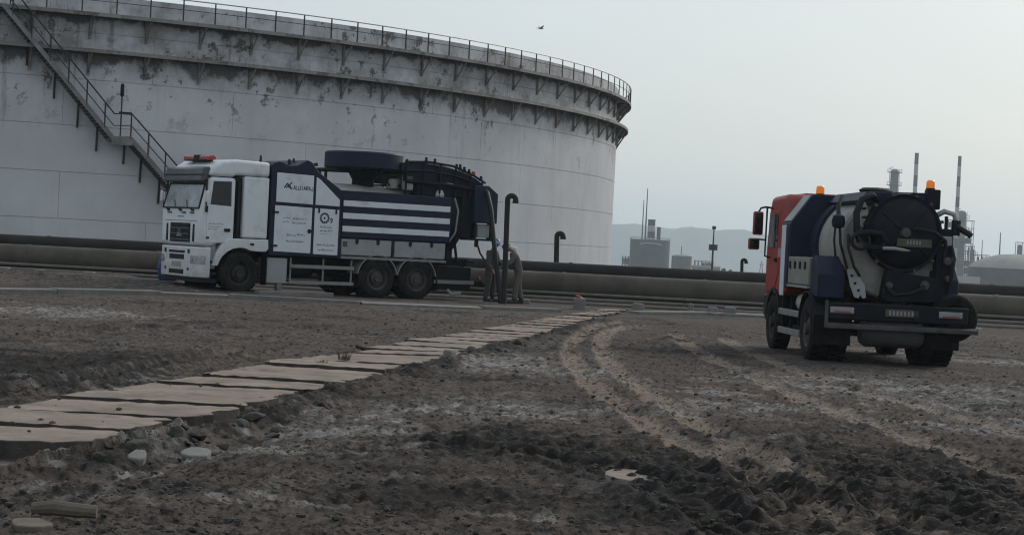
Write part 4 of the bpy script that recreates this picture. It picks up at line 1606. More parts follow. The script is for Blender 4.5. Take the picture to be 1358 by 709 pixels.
for (x, z0, dx, dz) in ((-.92, 2.18, .16, .05), (-.92, 1.30, .16, .05), (-2.24, 2.30, .04, .15), (-2.76, 2.29, .04, .15)):
    hh.box((x - (0.04 if dx > .1 else 0), PY1 + .012, z0), (dx, .03, dz))
T(hh, 'hinge', BP)
T(MB().lathe([(.01, .03), (.05, .03), (.06, 0), (.01, 0)], (-1.98, PY1, 1.72), 'y', 14), 'latch', BP)
# printing: text runs toward the rear of the truck (local -x is to the right in view)
def printed(ln, h, x, z0, seed, mt='print_dark', nm='lettering'):
    o = T(scribble(ln, h, seed), nm, mt, cabi)
    o.location = (x, PY1 + .0025, z0)
    o.rotation_euler = (0, 0, PI)
    return o


lg = MB()
# logo: slanted A and K strokes
def stroke(m, pts, w):
    for (x0, z0), (x1, z1) in zip(pts[:-1], pts[1:]):
        d = Vector((x1 - x0, 0, z1 - z0)).normalized()
        nn = Vector((-d.z, 0, d.x)) * w / 2
        a, b_ = Vector((x0, 0, z0)), Vector((x1, 0, z1))
        m.add([a - nn, b_ - nn, b_ + nn, a + nn], [(0, 1, 2, 3)])


stroke(lg, [(0, 0), (.10, .13)], .035)
stroke(lg, [(.10, .13), (.13, .01)], .035)
stroke(lg, [(.06, .0), (.14, .09)], .03)
stroke(lg, [(.19, -.02), (.15, .07), (.22, .15)], .035)
stroke(lg, [(.15, .07), (.24, -.03)], .03)
o = T(lg, 'logo', 'print_dark', cabi)
o.location = (-1.17, PY1 + .003, 2.83)
o.rotation_euler = (0, 0, PI)
lt = MB()
x = 0
for ch in ('A', 'L', 'U', 'I', 'A', 'R', 'A', 'J'):
    h_, w_, t_ = .10, .055, .018
    S = {'A': [[(0, 0), (.5, 1), (1, 0)], [(.2, .35), (.8, .35)]], 'L': [[(0, 1), (0, 0), (1, 0)]], 'U': [[(0, 1), (0, 0), (1, 0), (1, 1)]],
         'I': [[(.5, 0), (.5, 1)]], 'R': [[(0, 0), (0, 1), (1, 1), (1, .5), (0, .5), (1, 0)]], 'J': [[(.9, 1), (.9, 0), (.1, 0), (.1, .3)]]}[ch]
    for ln in S:
        stroke(lt, [(x + a * w_, b_ * h_) for a, b_ in ln], t_)
    x += w_ + .02
o = T(lt, 'lettering', 'print_dark', cabi)
o.location = (-1.45, PY1 + .003, 2.80)
o.rotation_euler = (0, 0, PI)
printed(.40, .055, -1.47, 2.02, 3)
printed(.42, .055, -1.46, 1.91, 4)
printed(.20, .05, -1.18, 2.04, 5, 'print_faint')
printed(.20, .05, -1.17, 1.93, 6, 'print_faint')
printed(.22, .05, -1.62, 1.60, 7)
printed(.28, .06, -1.30, 1.58, 8)
printed(.55, .055, -1.29, 1.42, 9)
# round gear emblem
ge = MB()
cx_, cz_ = -2.42, 2.09
for k in range(12):
    a = 2 * PI * k / 12
    ge.box((cx_ + .125 * math.cos(a), PY1 + .002, cz_ + .125 * math.sin(a)), (.045, .003, .055), Matrix.Rotation(-a, 3, 'Y'))
n_ = 28
for k in range(n_):
    a, b_ = 2 * PI * k / n_, 2 * PI * (k + 1) / n_
    ge.add([(cx_ + r * math.cos(t), PY1 + .003, cz_ + r * math.sin(t)) for r, t in ((.095, a), (.12, a), (.12, b_), (.095, b_))], [(0, 1, 2, 3)])
T(MB().lathe([(.001, 0), (.03, 0), (.03, .003), (.001, .003)], (cx_, PY1, cz_), 'y', 12), 'emblem_hub', 'print_dark', cabi)
T(ge, 'gear_emblem', 'print_dark', cabi)
cm = MB()
stroke(cm, [(0, 0), (.05, .03), (.05, .12), (.0, .12), (.01, .06), (.05, .05)], .025)
o = T(cm, 'lettering', 'print_dark', cabi)
o.location = (-2.60, PY1 + .003, 1.97)
o.rotation_euler = (0, 0, PI)
printed(.36, .055, -2.30, 1.84, 12)
printed(.38, .055, -2.30, 1.74, 13)
printed(.34, .035, -2.30, 1.66, 14, 'print_faint')
printed(.56, .055, -2.22, 1.36, 15)
printed(.48, .055, -2.26, 1.23, 16)
# things on the cabinet roof
T(MB().lathe([(.05, 0), (.05, .16), (.02, .2)], (-1.62, .6, 3.42), 'z', 8), 'roof_fitting', BP)
T(MB().lathe([(.035, 0), (.035, .12), (.02, .15)], (-1.75, .6, 3.5), 'z', 8), 'roof_fitting', BP)
T(MB().tube([(-2.15, .9, 3.3), (-2.2, .9, 3.5), (-2.3, .9, 3.52)], .05, 8), 'roof_elbow', NV)
T(MB().tube([(-2.4, .9, 3.15), (-2.4, .9, 3.42)], .04, 8), 'roof_elbow', NV)

# main tank and side panels
mt_ = T(MB().lathe([(.05, .55), (.55, .48), (.86, .28), (.95, 0), (.95, -4.05), (.88, -4.35), (.6, -4.55), (.05, -4.62)], (-2.5, 0, 2.13), 'x', 40), 'debris_tank', 'tank_white')
for s in (1, -1):
    sp_ = T(MB().bx(-6.40, -2.96, s * 1.14, s * 1.235, 1.60, 2.86), 'side_panel', NV, bevel=.02)
    for z0, z1_ in ((2.445, 2.60), (2.11, 2.265), (1.76, 1.915)):
        T(MB().bx(-6.36, -2.975, s * 1.236, s * 1.252, z0, z1_), 'stripe', 'white_panel', sp_, bevel=.006)
    for xa, xb in ((-2.99, -4.55), (-4.65, -6.28)):
        lk = T(MB().bx(xb, xa, s * .8, s * 1.21, 1.13, 1.57), 'locker', 'grey_panel', bevel=.02)
        for k in (0.3, 0.72):
            x = xa + (xb - xa) * k
            T(MB().prism([(x - .045, 1.57), (x + .045, 1.57), (x + .04, 1.47), (x, 1.43), (x - .04, 1.47)], s * 1.211, s * 1.235, 'y'), 'latch', BP, lk)
    T(MB().bx(-4.63, -4.57, s * .8, s * 1.20, 1.13, 1.57), 'locker_divider', BP)
    T(MB().bx(-6.32, -2.98, s * .9, s * 1.225, 1.03, 1.10), 'sill', 'rail_white', bevel=.01)
T(MB().bx(-3.16, -3.03, 1.211, 1.219, 1.36, 1.50), 'notice', 'visor')
T(MB().bx(-6.4, -2.96, -1.14, 1.14, 1.58, 1.66), 'tank_bed', BK)
# top cap plates between panel and tank
for s in (1, -1):
    T(MB().prism([(s * 1.14, 2.84), (s * .62, 2.88), (s * .62, 2.84), (s * 1.14, 2.80)], -6.38, -2.97, 'x'), 'top_flashing', NV)

# hose carousel on top
dk = T(MB().lathe([(.30, 3.50), (1.02, 3.50), (1.09, 3.53), (1.09, 3.93), (1.05, 3.97), (.3, 3.97)], (-4.24, 0, 0), 'z', 64), 'hose_carousel', NV, bevel=.01)
T(MB().lathe([(.33, 2.98), (.30, 3.2), (.42, 3.42), (.42, 3.50)], (-4.24, 0, 0), 'z', 24), 'carousel_post', BK, dk)
sb = MB()
for a in (0, PI / 2, PI / 4, 3 * PI / 4):
    sb.box((-4.24, 0, 3.475), (2.0, .09, .05), Matrix.Rotation(a, 3, 'Z'))
T(sb, 'carousel_spider', BK, dk)
m_ = MB()
m_.tube([(-2.9, .3, 2.95), (-2.9, .3, 3.44), (-3.4, .3, 3.46)], .05, 8)
m_.tube([(-2.9, -.3, 2.95), (-2.9, -.3, 3.44), (-3.4, -.3, 3.46)], .05, 8)
m_.tube([(-2.6, .35, 3.40), (-3.6, .35, 3.42)], .045, 8)
T(m_, 'carousel_frame', BK)
m_ = MB()
m_.tube([(-4.6, .45, 3.05), (-4.75, .5, 3.3), (-5.0, .5, 3.35), (-5.2, .45, 3.1)], .035, 8)
m_.tube([(-4.5, .5, 3.32), (-4.9, .55, 3.02), (-5.1, .5, 3.08)], .022, 8)
m_.tube([(-4.65, .2, 3.46), (-5.3, .2, 3.46)], .05, 8)
T(m_, 'hydraulic_hose', BP)
T(MB().lathe([(.02, .0), (.16, .0), (.2, .1), (.2, .26), (.02, .3)], (-4.95, .45, 3.02), 'z', 18), 'tank_hatch', 'tank_white')
cb = T(MB().box((-5.12, .93, 3.20), (.30, .18, .44)), 'control_box', 'grey_panel', bevel=.04)
T(MB().box((-5.12, 1.024, 3.26), (.14, .012, .07)), 'switch_panel', BP, cb)
T(MB().tube([(-5.12, .85, 2.6), (-5.12, .85, 3.0)], .04, 8), 'control_post', BK)

# top boom and walkway frame at the rear
bm_ = MB()
top = [(-4.9, 3.74), (-5.6, 3.78), (-6.3, 3.73), (-6.9, 3.62), (-7.35, 3.46), (-7.6, 3.32), (-7.6, 3.16), (-6.6, 3.30), (-5.5, 3.36), (-4.9, 3.42)]
T(MB().prism(top, .50, .95, 'y'), 'boom', NV, bevel=.03)
for ya, yb in ((.97, 1.02), (-1.02, -.97)):
    T(MB().prism([(-4.95, 3.24), (-4.95, 3.50), (-5.6, 3.60), (-6.3, 3.58), (-6.9, 3.46), (-7.35, 3.32), (-7.55, 3.14), (-6.9, 3.16), (-6.6, 3.26), (-5.9, 3.27), (-5.5, 3.20)], ya, yb, 'y'), 'hose_tray', 'navy_dull')
T(MB().bx(-6.9, -5.4, .55, .98, 2.86, 3.24), 'valve_bank', 'navy_dull', bevel=.04)
fr = MB()
for s in (1, -1):
    fr.tube([(-4.95, s * 1.05, 3.76), (-5.7, s * 1.05, 3.80), (-6.5, s * 1.05, 3.74), (-7.2, s * 1.05, 3.52), (-7.6, s * 1.05, 3.33)], .035, 8)
    fr.tube([(-4.95, s * 1.05, 3.52), (-5.7, s * 1.05, 3.56), (-6.5, s * 1.05, 3.48), (-7.2, s * 1.05, 3.33)], .03, 8)
    fr.tube([(-5.0, s * 1.05, 3.24), (-6.3, s * 1.05, 3.2), (-7.5, s * 1.05, 3.12)], .055, 8)
    for x, zt in ((-5.0, 3.76), (-5.55, 3.79), (-6.1, 3.77), (-6.6, 3.70), (-7.1, 3.53), (-7.5, 3.35)):
        fr.tube([(x, s * 1.05, 2.85), (x, s * 1.05, zt)], .032, 8)
T(fr, 'walkway_frame', 'navy_dull')
for x, z0, h in ((-5.0, 3.77, .07), (-5.62, 3.80, .13), (-5.9, 3.79, .12), (-6.62, 3.71, .10), (-6.74, 3.68, .13), (-6.88, 3.65, .10), (-7.04, 3.58, .11), (-7.45, 3.42, .1)):
    T(MB().lathe([(.045, -.05), (.05, h * .35), (.035, h * .5), (.045, h * .8), (.03, h)], (x, 1.05, z0), 'z', 8), 'valve_knob', BP)
T(MB().lathe([(.05, 0), (.06, .02), (.055, .11), (.02, .13)], (-7.22, 1.0, 3.52), 'z', 12), 'beacon', 'red_lens')
T(MB().bx(-7.5, -5.0, -.9, .9, 3.08, 3.14), 'walkway_deck', BK)
pl = MB()
pl.tube([(-5.4, .7, 3.12), (-5.7, .8, 2.95), (-6.3, .9, 2.9), (-6.6, .85, 2.65)], .09, 10)
pl.tube([(-5.3, .4, 3.6), (-6.2, .3, 3.66), (-7.0, .3, 3.5), (-7.6, .3, 3.1), (-7.75, .3, 2.7)], .11, 12)
T(pl, 'suction_boom_hose', BP)
T(MB().lathe([(.02, .0), (.13, .0), (.15, .08), (.10, .2), (.02, .22)], (-6.15, .95, 2.84), 'z', 14), 'pressure_valve', 'tank_white')

# tank rear: clamp ring, domed door and side block
T(MB().lathe([(.93, -.10), (1.10, -.08), (1.12, 0), (1.12, .12), (1.10, .2), (.93, .22)], (-6.62, 0, 2.24), 'x', 44, True), 'clamp_ring', 'navy_dull')
T(MB().lathe([(1.08, .0), (1.05, -.12), (.8, -.36), (.45, -.50), (.03, -.54)], (-6.75, 0, 2.24), 'x', 40), 'rear_door', 'navy_dull')
for yy in (1.02, .62):
    T(MB().tube([(-6.5, yy, 1.62), (-6.64, yy + .1, 1.9), (-6.68, yy + .13, 2.5), (-6.6, yy + .02, 2.9)], .028, 8), 'clamp_arm', 'grey_panel' if yy > .9 else 'navy_dull')
T(MB().bx(-7.25, -6.9, -.95, 1.0, 1.75, 3.18), 'rear_column', 'navy_dull', bevel=.03)
T(MB().prism([(-7.20, 2.20), (-7.20, 3.24), (-7.66, 3.26), (-7.80, 3.16), (-7.98, 3.04), (-7.98, 2.20)], .15, 1.18, 'y'), 'pump_housing', NV, bevel=.02)
T(MB().prism([(-7.20, 2.24), (-7.20, 3.20), (-7.66, 3.22), (-7.98, 3.04), (-7.98, 2.24)], -1.18, .05, 'y'), 'pump_housing', NV, bevel=.02)
T(MB().box((-7.62, .95, 1.98), (.42, .22, .38)), 'filter_box', 'grey_panel', bevel=.03)
fr = MB()
fr.bx(-7.9, -7.0, .8, 1.12, 1.70, 1.76)
fr.bx(-7.34, -7.28, .9, 1.1, 1.76, 2.24)
fr.bx(-7.88, -7.82, .9, 1.1, 1.76, 2.24)
fr.tube([(-7.4, 1.05, 1.7), (-7.4, 1.05, 1.52)], .06, 8)
T(fr, 'filter_bracket', BK)
T(MB().tube([(-7.45, 1.05, 1.56), (-7.5, 1.12, 1.35), (-7.75, 1.2, 1.0), (-8.1, 1.15, .85), (-8.25, 1.0, .7)], .028, 8), 'drain_hose', BP)
fr = MB()
fr.bx(-6.7, -6.5, -.9, .9, 1.05, 1.4)
fr.bx(-7.5, -6.4, -.5, .5, 1.06, 1.16)
fr.tube([(-6.62, .7, 1.06), (-6.62, .7, 1.5)], .05, 8)
fr.tube([(-7.0, .7, 1.06), (-6.9, .7, 1.6)], .04, 8)
T(fr, 'rear_subframe', BK)
T(MB().bx(-7.3, -5.98, 1.14, 1.19, .46, .56), 'side_guard', 'rail_white')
T(MB().bx(-7.25, -6.1, .3, 1.10, .30, .95), 'valve_box', BK, bevel=.03)
T(MB().bx(-7.62, -7.5, -1.2, 1.2, .42, .56), 'rear_bumper', BK, bevel=.02)
T(MB().tube([(-6.5, 1.05, .3), (-6.6, 1.12, .18), (-6.9, 1.12, .2)], .05, 8), 'drain_pipe', 'grey_panel')
T(MB().tube([(-7.0, 1.0, .95), (-7.1, 1.1, 1.1), (-7.3, 1.1, 1.10)], .04, 8), 'drain_pipe', 'black_steel')
for yy in (.5, -.5, 1.0):
    T(MB().tube([(-7.55, yy, .62), (-7.60, yy, .62)], .06, 10), 'rear_lamp', 'red_lens')
mf = MB().bx(-6.06, -6.03, .62, 1.23, .25, .85)
T(mf, 'mud_flap', 'rubber')

# suction hose from the truck to the ground pit
p0 = at(651, 288, 55.0)
hp = [at(634, 246, 55.6), at(646, 256, 55.2), at(651, 278, 54.9), at(654, 310, 54.6), at(658, 350, 54.2), at(662, 385, 54.0), at(664, 405, 53.8)]
o = MB().tube(hp, [.075, .072, .07, .066, .064, .062, .06], 14).build('suction_hose', MT['black_plastic'])
tag(o, 'thick black suction hose hanging from the truck rear into the ground', 'hose')

# blue drum behind the truck nose
q = at(213, 369, 54.6)
br = thing('plastic_drum', 'blue plastic drum half hidden behind the white truck bumper', 'drum', (q.x + .20, q.y, max(0, q.z - .05)))
MB().lathe([(.02, 0), (.24, 0), (.27, .05), (.29, .2), (.30, .38), (.28, .55), (.23, .62), (.02, .63)], (0, 0, 0), 'z', 28).build('body', MT['blue_plastic'], br)
MB().lathe([(.29, .30), (.315, .32), (.315, .36), (.29, .38)], (0, 0, 0), 'z', 28, True).build('hoop', MT['blue_plastic'], br)
MB().lathe([(.01, .62), (.06, .63), (.06, .67), (.01, .67)], (.12, 0, 0), 'z', 12).build('bung', MT['black_plastic'], br)

# ------------------------------------------------------------------ the red truck seen from behind
T2 = thing('tanker_truck', 'red cabbed truck with navy and white tank seen from behind', 'truck', (6.0, 32.0, 0), math.radians(90 + 3))
ND = MT['navy_dull']


def S(b, name, mt, par=None, **k):
    return b.build(name, MT[mt] if isinstance(mt, str) else mt, par or T2, **k)


c = MB()
for s in (-1, 1):
    c.bx(-1.0, 4.0, s * .34, s * .42, .74, .96)
for x in (-.7, .8, 2.0, 3.0):
    c.bx(x - .05, x + .05, -.34, .34, .76, .94)
S(c, 'chassis_frame', BK)
c = MB()
c.tube([(0, -1, .5), (0, 1, .5)], .09, 10)
c.lathe([(.05, -.22), (.2, -.16), (.25, 0), (.2, .16), (.05, .22)], (0, 0, .5), 'x', 18)
c.tube([(3.3, -1, .48), (3.3, 1, .48)], .07, 10)
S(c, 'axle', BK)
for s in (1, -1):
    wheel(T2, (0, s * 1.16, .5), .5, .27, MT['rim_steel'], s, lugs=30)
    wheel(T2, (0, s * .85, .5), .5, .27, MT['dark_rim'], s, lugs=30)
    wheel(T2, (3.3, s * 1.12, .48), .49, .27, MT['dark_rim'], s, lugs=30)
    aa = [(.62 * math.cos(t), .5 + .62 * math.sin(t)) for t in [math.radians(v) for v in range(0, 181, 12)]]
    bb_ = [(.59 * math.cos(t), .5 + .59 * math.sin(t)) for t in [math.radians(v) for v in range(180, -1, -12)]]
    S(MB().prism(aa + bb_, s * .55, s * 1.19, 'y'), 'mudguard', 'navy_dull')
    S(MB().bx(-.66, -.63, s * .58, s * 1.18, .28, .75), 'mud_flap', 'rubber')
S(MB().bx(.55, 2.75, -.95, .95, .40, .47), 'light_block_tray', BK)  # added plate that darkens the ground under this truck
# cab
RP = 'red_paint'
prof = [(4.28, .95), (4.32, 1.7), (4.18, 2.45), (3.95, 2.74), (2.62, 2.76), (2.55, 2.62), (2.52, .98)]
cab2 = S(MB().prism(prof, -1.1, 1.1, 'y'), 'cab', RP, bevel=.09, seg=4)
S(MB().bx(3.0, 3.9, -.7, .7, 2.745, 2.80), 'roof_panel', RP, bevel=.03)
for s in (1, -1):
    yy = s * 1.112
    dr = S(MB().prism([(4.05, 1.02), (4.10, 1.75), (3.98, 2.45), (3.05, 2.5), (3.02, 1.35), (3.3, 1.05)], s * 1.095, yy, 'y'), 'door', RP, bevel=.012)
    S(MB().prism([(4.02, 1.82), (3.93, 2.40), (3.14, 2.43), (3.13, 1.80)], yy - s * .005, yy + s * .006, 'y'), 'side_window', 'window_dark', dr)
    S(MB().bx(3.12, 3.28, yy, yy + s * .035, 1.55, 1.62), 'door_handle', BP, dr)
    # wheel arch lower trim
    aa = [(3.3 + .66 * math.cos(t), .5 + .60 * math.sin(t)) for t in [math.radians(v) for v in range(0, 181, 15)]]
    bb_ = [(3.3 + .60 * math.cos(t), .5 + .55 * math.sin(t)) for t in [math.radians(v) for v in range(180, -1, -15)]]
    S(MB().prism(aa + bb_, s * .75, s * 1.125, 'y'), 'wheel_arch', BP)
    # mirrors
    hy = s * 1.34
    m1 = S(MB().box((3.95, hy, 2.24), (.12, .18, .43)), 'mirror', RP, bevel=.03)
    S(MB().box((3.885, hy, 2.24), (.012, .14, .37)), 'mirror_glass', 'window_dark', m1)
    m2 = S(MB().box((3.95, hy + s * .06, 1.86), (.12, .20, .21)), 'mirror', RP, bevel=.03)
    S(MB().box((3.885, hy + s * .06, 1.86), (.012, .16, .16)), 'mirror_glass', 'window_dark', m2)
    arm = MB().tube([(3.8, s * 1.08, 2.52), (3.85, s * 1.22, 2.54), (3.92, hy - s * .04, 2.52), (3.95, hy, 2.44)], .018, 8)
    arm.tube([(3.85, s * 1.20, 2.53), (3.88, s * 1.20, 1.65), (3.85, s * 1.09, 1.62)], .018, 8)
    arm.tube([(3.88, s * 1.20, 1.94), (3.95, hy, 1.95)], .016, 8)
    S(arm, 'mirror_arm', BP)
    S(MB().bx(2.62, 2.95, s * 1.10, s * 1.135, 1.64, 1.80), 'side_lamp', 'galvanised')
S(MB().bx(2.50, 2.53, -.85, .85, 1.7, 2.35), 'rear_window', 'window_dark')
S(MB().prism([(4.30, .55), (4.36, .95), (3.9, .98), (3.9, .55)], -1.1, 1.1, 'y'), 'bumper', BP, bevel=.04)
bc = S(MB().lathe([(.07, 0), (.075, .03), (.07, .12), (.05, .14)], (2.95, .43, 2.80), 'z', 14), 'beacon', 'amber_lens')
S(MB().lathe([(.075, -.05), (.08, 0)], (2.95, .43, 2.80), 'z', 14), 'beacon_base', BP, bc)

# cabinet behind the cab, with sloped shoulders
sec = [(1.17, 1.12), (1.17, 2.22), (.80, 2.74), (-.80, 2.74), (-1.17, 2.22), (-1.17, 1.12)]
fc = S(MB().prism(sec, 1.75, 2.42, 'x'), 'front_cabinet', NV, bevel=.015)
for s in (1, -1):
    d = Vector((0, s * -.37, .52)).normalized()
    nn = Vector((0, s * .52, .37)).normalized()
    m_ = MB()
    c0 = Vector((2.08, s * 1.165, 2.245)) + nn * .006
    c1 = Vector((2.08, s * .81, 2.745)) + nn * .006
    mid = (c0 + c1) / 2
    rot = Matrix((Vector((1, 0, 0)), d, Vector((1, 0, 0)).cross(d))).transposed()
    m_.box(mid, (.60, .56, .02), rot)
    S(m_, 'shoulder_panel', 'grey_panel', fc)
    S(MB().bx(2.06, 2.40, s * 1.168, s * 1.186, .98, 2.20), 'edge_panel', 'white_panel', fc, bevel=.008)
    S(MB().bx(1.80, 2.04, s * 1.168, s * 1.182, 1.16, 2.16), 'side_door', NV, fc, bevel=.008)
# tank barrel
S(MB().lathe([(.04, 2.30), (.5, 2.22), (.78, 2.0), (.84, 1.75), (.84, -.42), (.80, -.46), (.04, -.46)], (0, -.06, 1.88), 'x', 44), 'tank', 'tank_grimy')
# upper navy canopy beam running to the cabinet
S(MB().prism([(.55, 2.60), (.40, 2.76), (-.55, 2.78), (-.72, 2.60), (-.55, 2.56), (.40, 2.54)], -.55, 1.75, 'x'), 'top_beam', NV, bevel=.02)
S(MB().lathe([(.02, .0), (.26, .0), (.28, .04), (.22, .08), (.02, .09)], (.35, .05, 2.77), 'z', 22), 'tank_hatch', 'navy_dull')
# side arch plate around the barrel (navy, front part)
ring = [( .90 * math.cos(t) - .06, 1.88 + .90 * math.sin(t)) for t in [math.radians(v) for v in range(-20, 201, 10)]]
ring2 = [( .84 * math.cos(t) - .06, 1.88 + .84 * math.sin(t)) for t in [math.radians(v) for v in range(200, -21, -10)]]
S(MB().prism(ring + ring2, 1.2, 1.75, 'x'), 'tank_band', NV)
# lockers both sides
for s in (1, -1):
    lk = S(MB().bx(.02, 1.74, s * .72, s * 1.17, 1.20, 1.66), 'locker', 'tan_panel', bevel=.015)
    for k in range(4):
        x = .28 + k * .42
        S(MB().bx(x - .035, x + .035, s * 1.171, s * 1.195, 1.46, 1.58), 'latch', BP, lk)
    S(MB().bx(.0, 1.74, s * .75, s * 1.185, 1.15, 1.19), 'locker_sill', 'grey_panel')
    # navy side box toward the rear
    S(MB().prism([(-.02, 1.64), (-.02, 1.06), (-.62, 1.02), (-.62, 1.40), (-.28, 1.70)], s * .70, s * 1.14, 'y'), 'side_box', NV, bevel=.02)
    for z0 in (.38, .70):
        S(MB().bx(.72, 2.55, s * 1.10, s * 1.15, z0 - .055, z0 + .055), 'side_guard', 'rail_white', bevel=.012)
    for x in (.85, 1.7, 2.45):
        S(MB().bx(x - .025, x + .025, s * 1.06, s * 1.10, .32, .98), 'guard_post', BK)
    S(MB().lathe([(.02, -.34), (.13, -.32), (.16, -.26), (.16, .26), (.13, .32), (.02, .34)], (1.45, s * .86, .88), 'x', 20), 'air_tank', 'tank_white')
# rear: big navy door disc with rim, navy body on the right, nozzle pipes
S(MB().lathe([(.03, -.16), (.30, -.15), (.50, -.10), (.575, -.02), (.60, .02), (.60, .10), (.03, .10)], (-.60, -.20, 2.12), 'x', 48), 'rear_door', ND)
S(MB().lathe([(.575, -.05), (.62, -.06), (.64, 0), (.64, .06), (.575, .06)], (-.58, -.20, 2.12), 'x', 48, True), 'door_rim', 'navy_dull')
for k in range(12):
    a = 2 * PI * k / 12 + .2
    S(MB().box((-.63, -.20 + .635 * math.cos(a), 2.12 + .635 * math.sin(a)), (.10, .05, .05), Matrix.Rotation(a, 3, 'X')), 'door_clamp', 'grimy_steel' if k % 3 else 'black_steel')
for a in (.7, 2.3, 3.9, 5.4):
    S(MB().tube([(-.77, -.20, 2.12), (-.70, -.20 + .5 * math.cos(a), 2.12 + .5 * math.sin(a))], [.03, .02], 6), 'door_stiffener', ND)
S(MB().lathe([(.01, -.83), (.07, -.82), (.09, -.76), (.09, -.70)], (0, -.20, 2.12), 'x', 16), 'door_hub', 'grimy_steel')
for (yy, zz, rr) in ((-.90, 1.70, .06), (-.92, 1.42, .045), (-.55, 1.30, .07), (.02, 1.28, .05)):
    S(MB().lathe([(.01, -.80), (rr, -.79), (rr * 1.1, -.72), (rr * .8, -.64)], (0, yy, zz), 'x', 14), 'outlet_cap', 'grimy_steel')
S(MB().tube([(-.70, -.55, 1.30), (-.86, -.50, 1.26), (-.90, -.30, 1.16), (-.88, -.05, 1.12), (-.80, .05, 1.22)], .032, 10), 'rear_hose', BP)
S(MB().tube([(-.66, -.98, 1.95), (-.78, -1.0, 1.75), (-.80, -.96, 1.45), (-.72, -.92, 1.3)], .028, 10), 'rear_hose', BP)
S(MB().tube([(-.66, .70, 2.05), (-.80, .72, 1.85), (-.82, .62, 1.55), (-.74, .50, 1.40)], .024, 10), 'rear_hose', BP)
S(MB().prism([(.12, 1.06), (.05, 1.52), (-.20, 1.50), (-.42, 1.46), (-.84, 1.42), (-.86, 1.95), (-.92, 1.93), (-.92, 1.18), (-.80, 1.02), (.0, 1.0)][::-1], -.66, -.40, 'x'), 'pump_casing', ND, bevel=.02)
S(MB().bx(-.62, -.46, -1.02, -.74, 1.15, 2.22), 'pump_casing', ND, bevel=.03)
S(MB().bx(-.66, -.55, -.99, -.82, 1.94, 2.10), 'gauge_box', 'grey_panel', bevel=.02)
# clamp plate with holes: the pale triangular bracket at lower left and top
pb = [(.70, 1.50), (.64, 1.25), (.56, 1.06), (.49, 1.04), (.47, 1.10), (.42, 1.04), (.37, 1.06), (.40, 1.26), (.58, 1.50)]
S(MB().prism(pb, -.70, -.672, 'x'), 'pale_bracket', 'grey_panel')
pb2 = [(.42, 2.62), (.38, 2.20), (.30, 2.18), (.22, 2.30), (.30, 2.58)]
S(MB().prism([(a + .12, b_) for a, b_ in pb2], -.56, -.535, 'x'), 'pale_bracket', 'tank_white')
for (a, b_) in ((.62, 1.4), (.56, 1.28), (.50, 1.17), (.46, 2.48), (.45, 2.34)):
    S(MB().tube([(-.71, a, b_), (-.53, a, b_)], .022, 8), 'bolt', BK)
# hoses and pipes on the rear face
hs = MB()
hs.tube([(-.5, .22, 2.62), (-.62, .34, 2.70), (-.70, .52, 2.62), (-.72, .60, 2.40), (-.72, .58, 2.10), (-.74, .52, 1.94)], .055, 12)
S(hs, 'rear_hose', BP)
hs = MB()
hs.tube([(-.3, .75, 2.66), (-.5, .85, 2.50), (-.62, .86, 2.30)], .035, 10)
hs.tube([(-.62, .84, 2.26), (-.66, .82, 1.9), (-.66, .72, 1.6), (-.6, .66, 1.45)], .022, 8)
hs.tube([(-.62, .90, 2.26), (-.64, .92, 1.95), (-.62, .88, 1.68)], .018, 8)
S(hs, 'hydraulic_line', BP)
S(MB().lathe([(.03, -.1), (.09, -.08), (.11, 0), (.09, .1), (.03, .13)], (-.62, .86, 2.24), 'z', 14), 'valve_body', ND)
hs = MB()
hs.tube([(-.74, .55, 2.06), (-.80, .40, 2.10), (-.82, .20, 2.08), (-.82, .12, 1.96), (-.80, .18, 1.86), (-.76, .40, 1.86)], .055, 12)
S(hs, 'coupling_loop', ND)
S(MB().lathe([(.12, -.06), (.16, -.05), (.16, .07), (.12, .08)], (-.76, .52, 1.96), 'x', 22, True), 'coupling_ring', BP)
nz = MB()
nz.tube([(-.84, .18, 1.86), (-.86, -.02, 1.86), (-.86, -.16, 1.845)], [.03, .03, .026], 12)
nz.tube([(-.86, -.16, 1.845), (-.86, -.26, 1.835)], [.024, .010], 12)
S(nz, 'jet_nozzle', 'grey_panel')
hd = MB()
hd.tube([(-.80, -.32, 2.18), (-.86, -.40, 2.19), (-.88, -.65, 2.14), (-.86, -.82, 2.02), (-.82, -.84, 1.92)], .032, 10)
S(hd, 'lift_handle', ND)
S(MB().bx(-.80, -.765, -.62, -.06, 1.90, 2.03), 'rear_notice', 'plate_yellow', bevel=.004)
for k in range(5):
    S(MB().bx(-.808, -.801, -.24 - k * .05, -.215 - k * .05, 1.94, 2.0), 'notice_letter', 'print_faint')
# right hand elbow pipe
el = MB()
el.tube([(-.5, -.74, 2.42), (-.56, -.86, 2.50), (-.58, -1.02, 2.46), (-.58, -1.06, 2.34)], .045, 12)
S(el, 'elbow_pipe', 'galvanised')
el = MB()
el.tube([(-.58, -1.06, 2.36), (-.58, -1.05, 2.12)], .075, 12)
el.tube([(-.62, -1.06, 2.26), (-.72, -1.22, 2.16), (-.74, -1.27, 2.12)], .05, 10)
el.tube([(-.56, -.90, 2.42), (-.56, -.90, 2.08)], .03, 8)
S(el, 'elbow_valve', BP)
# rear beacon on a bracket
S(MB().bx(-.60, -.40, -.78, -.56, 2.52, 2.84), 'beacon_bracket', ND, bevel=.02)
bc = S(MB().lathe([(.065, 0), (.07, .03), (.065, .11), (.045, .13)], (-.5, -.63, 2.86), 'z', 14), 'beacon', 'amber_lens')
S(MB().lathe([(.07, -.03), (.075, 0)], (-.5, -.63, 2.86), 'z', 14), 'beacon_base', BP, bc)
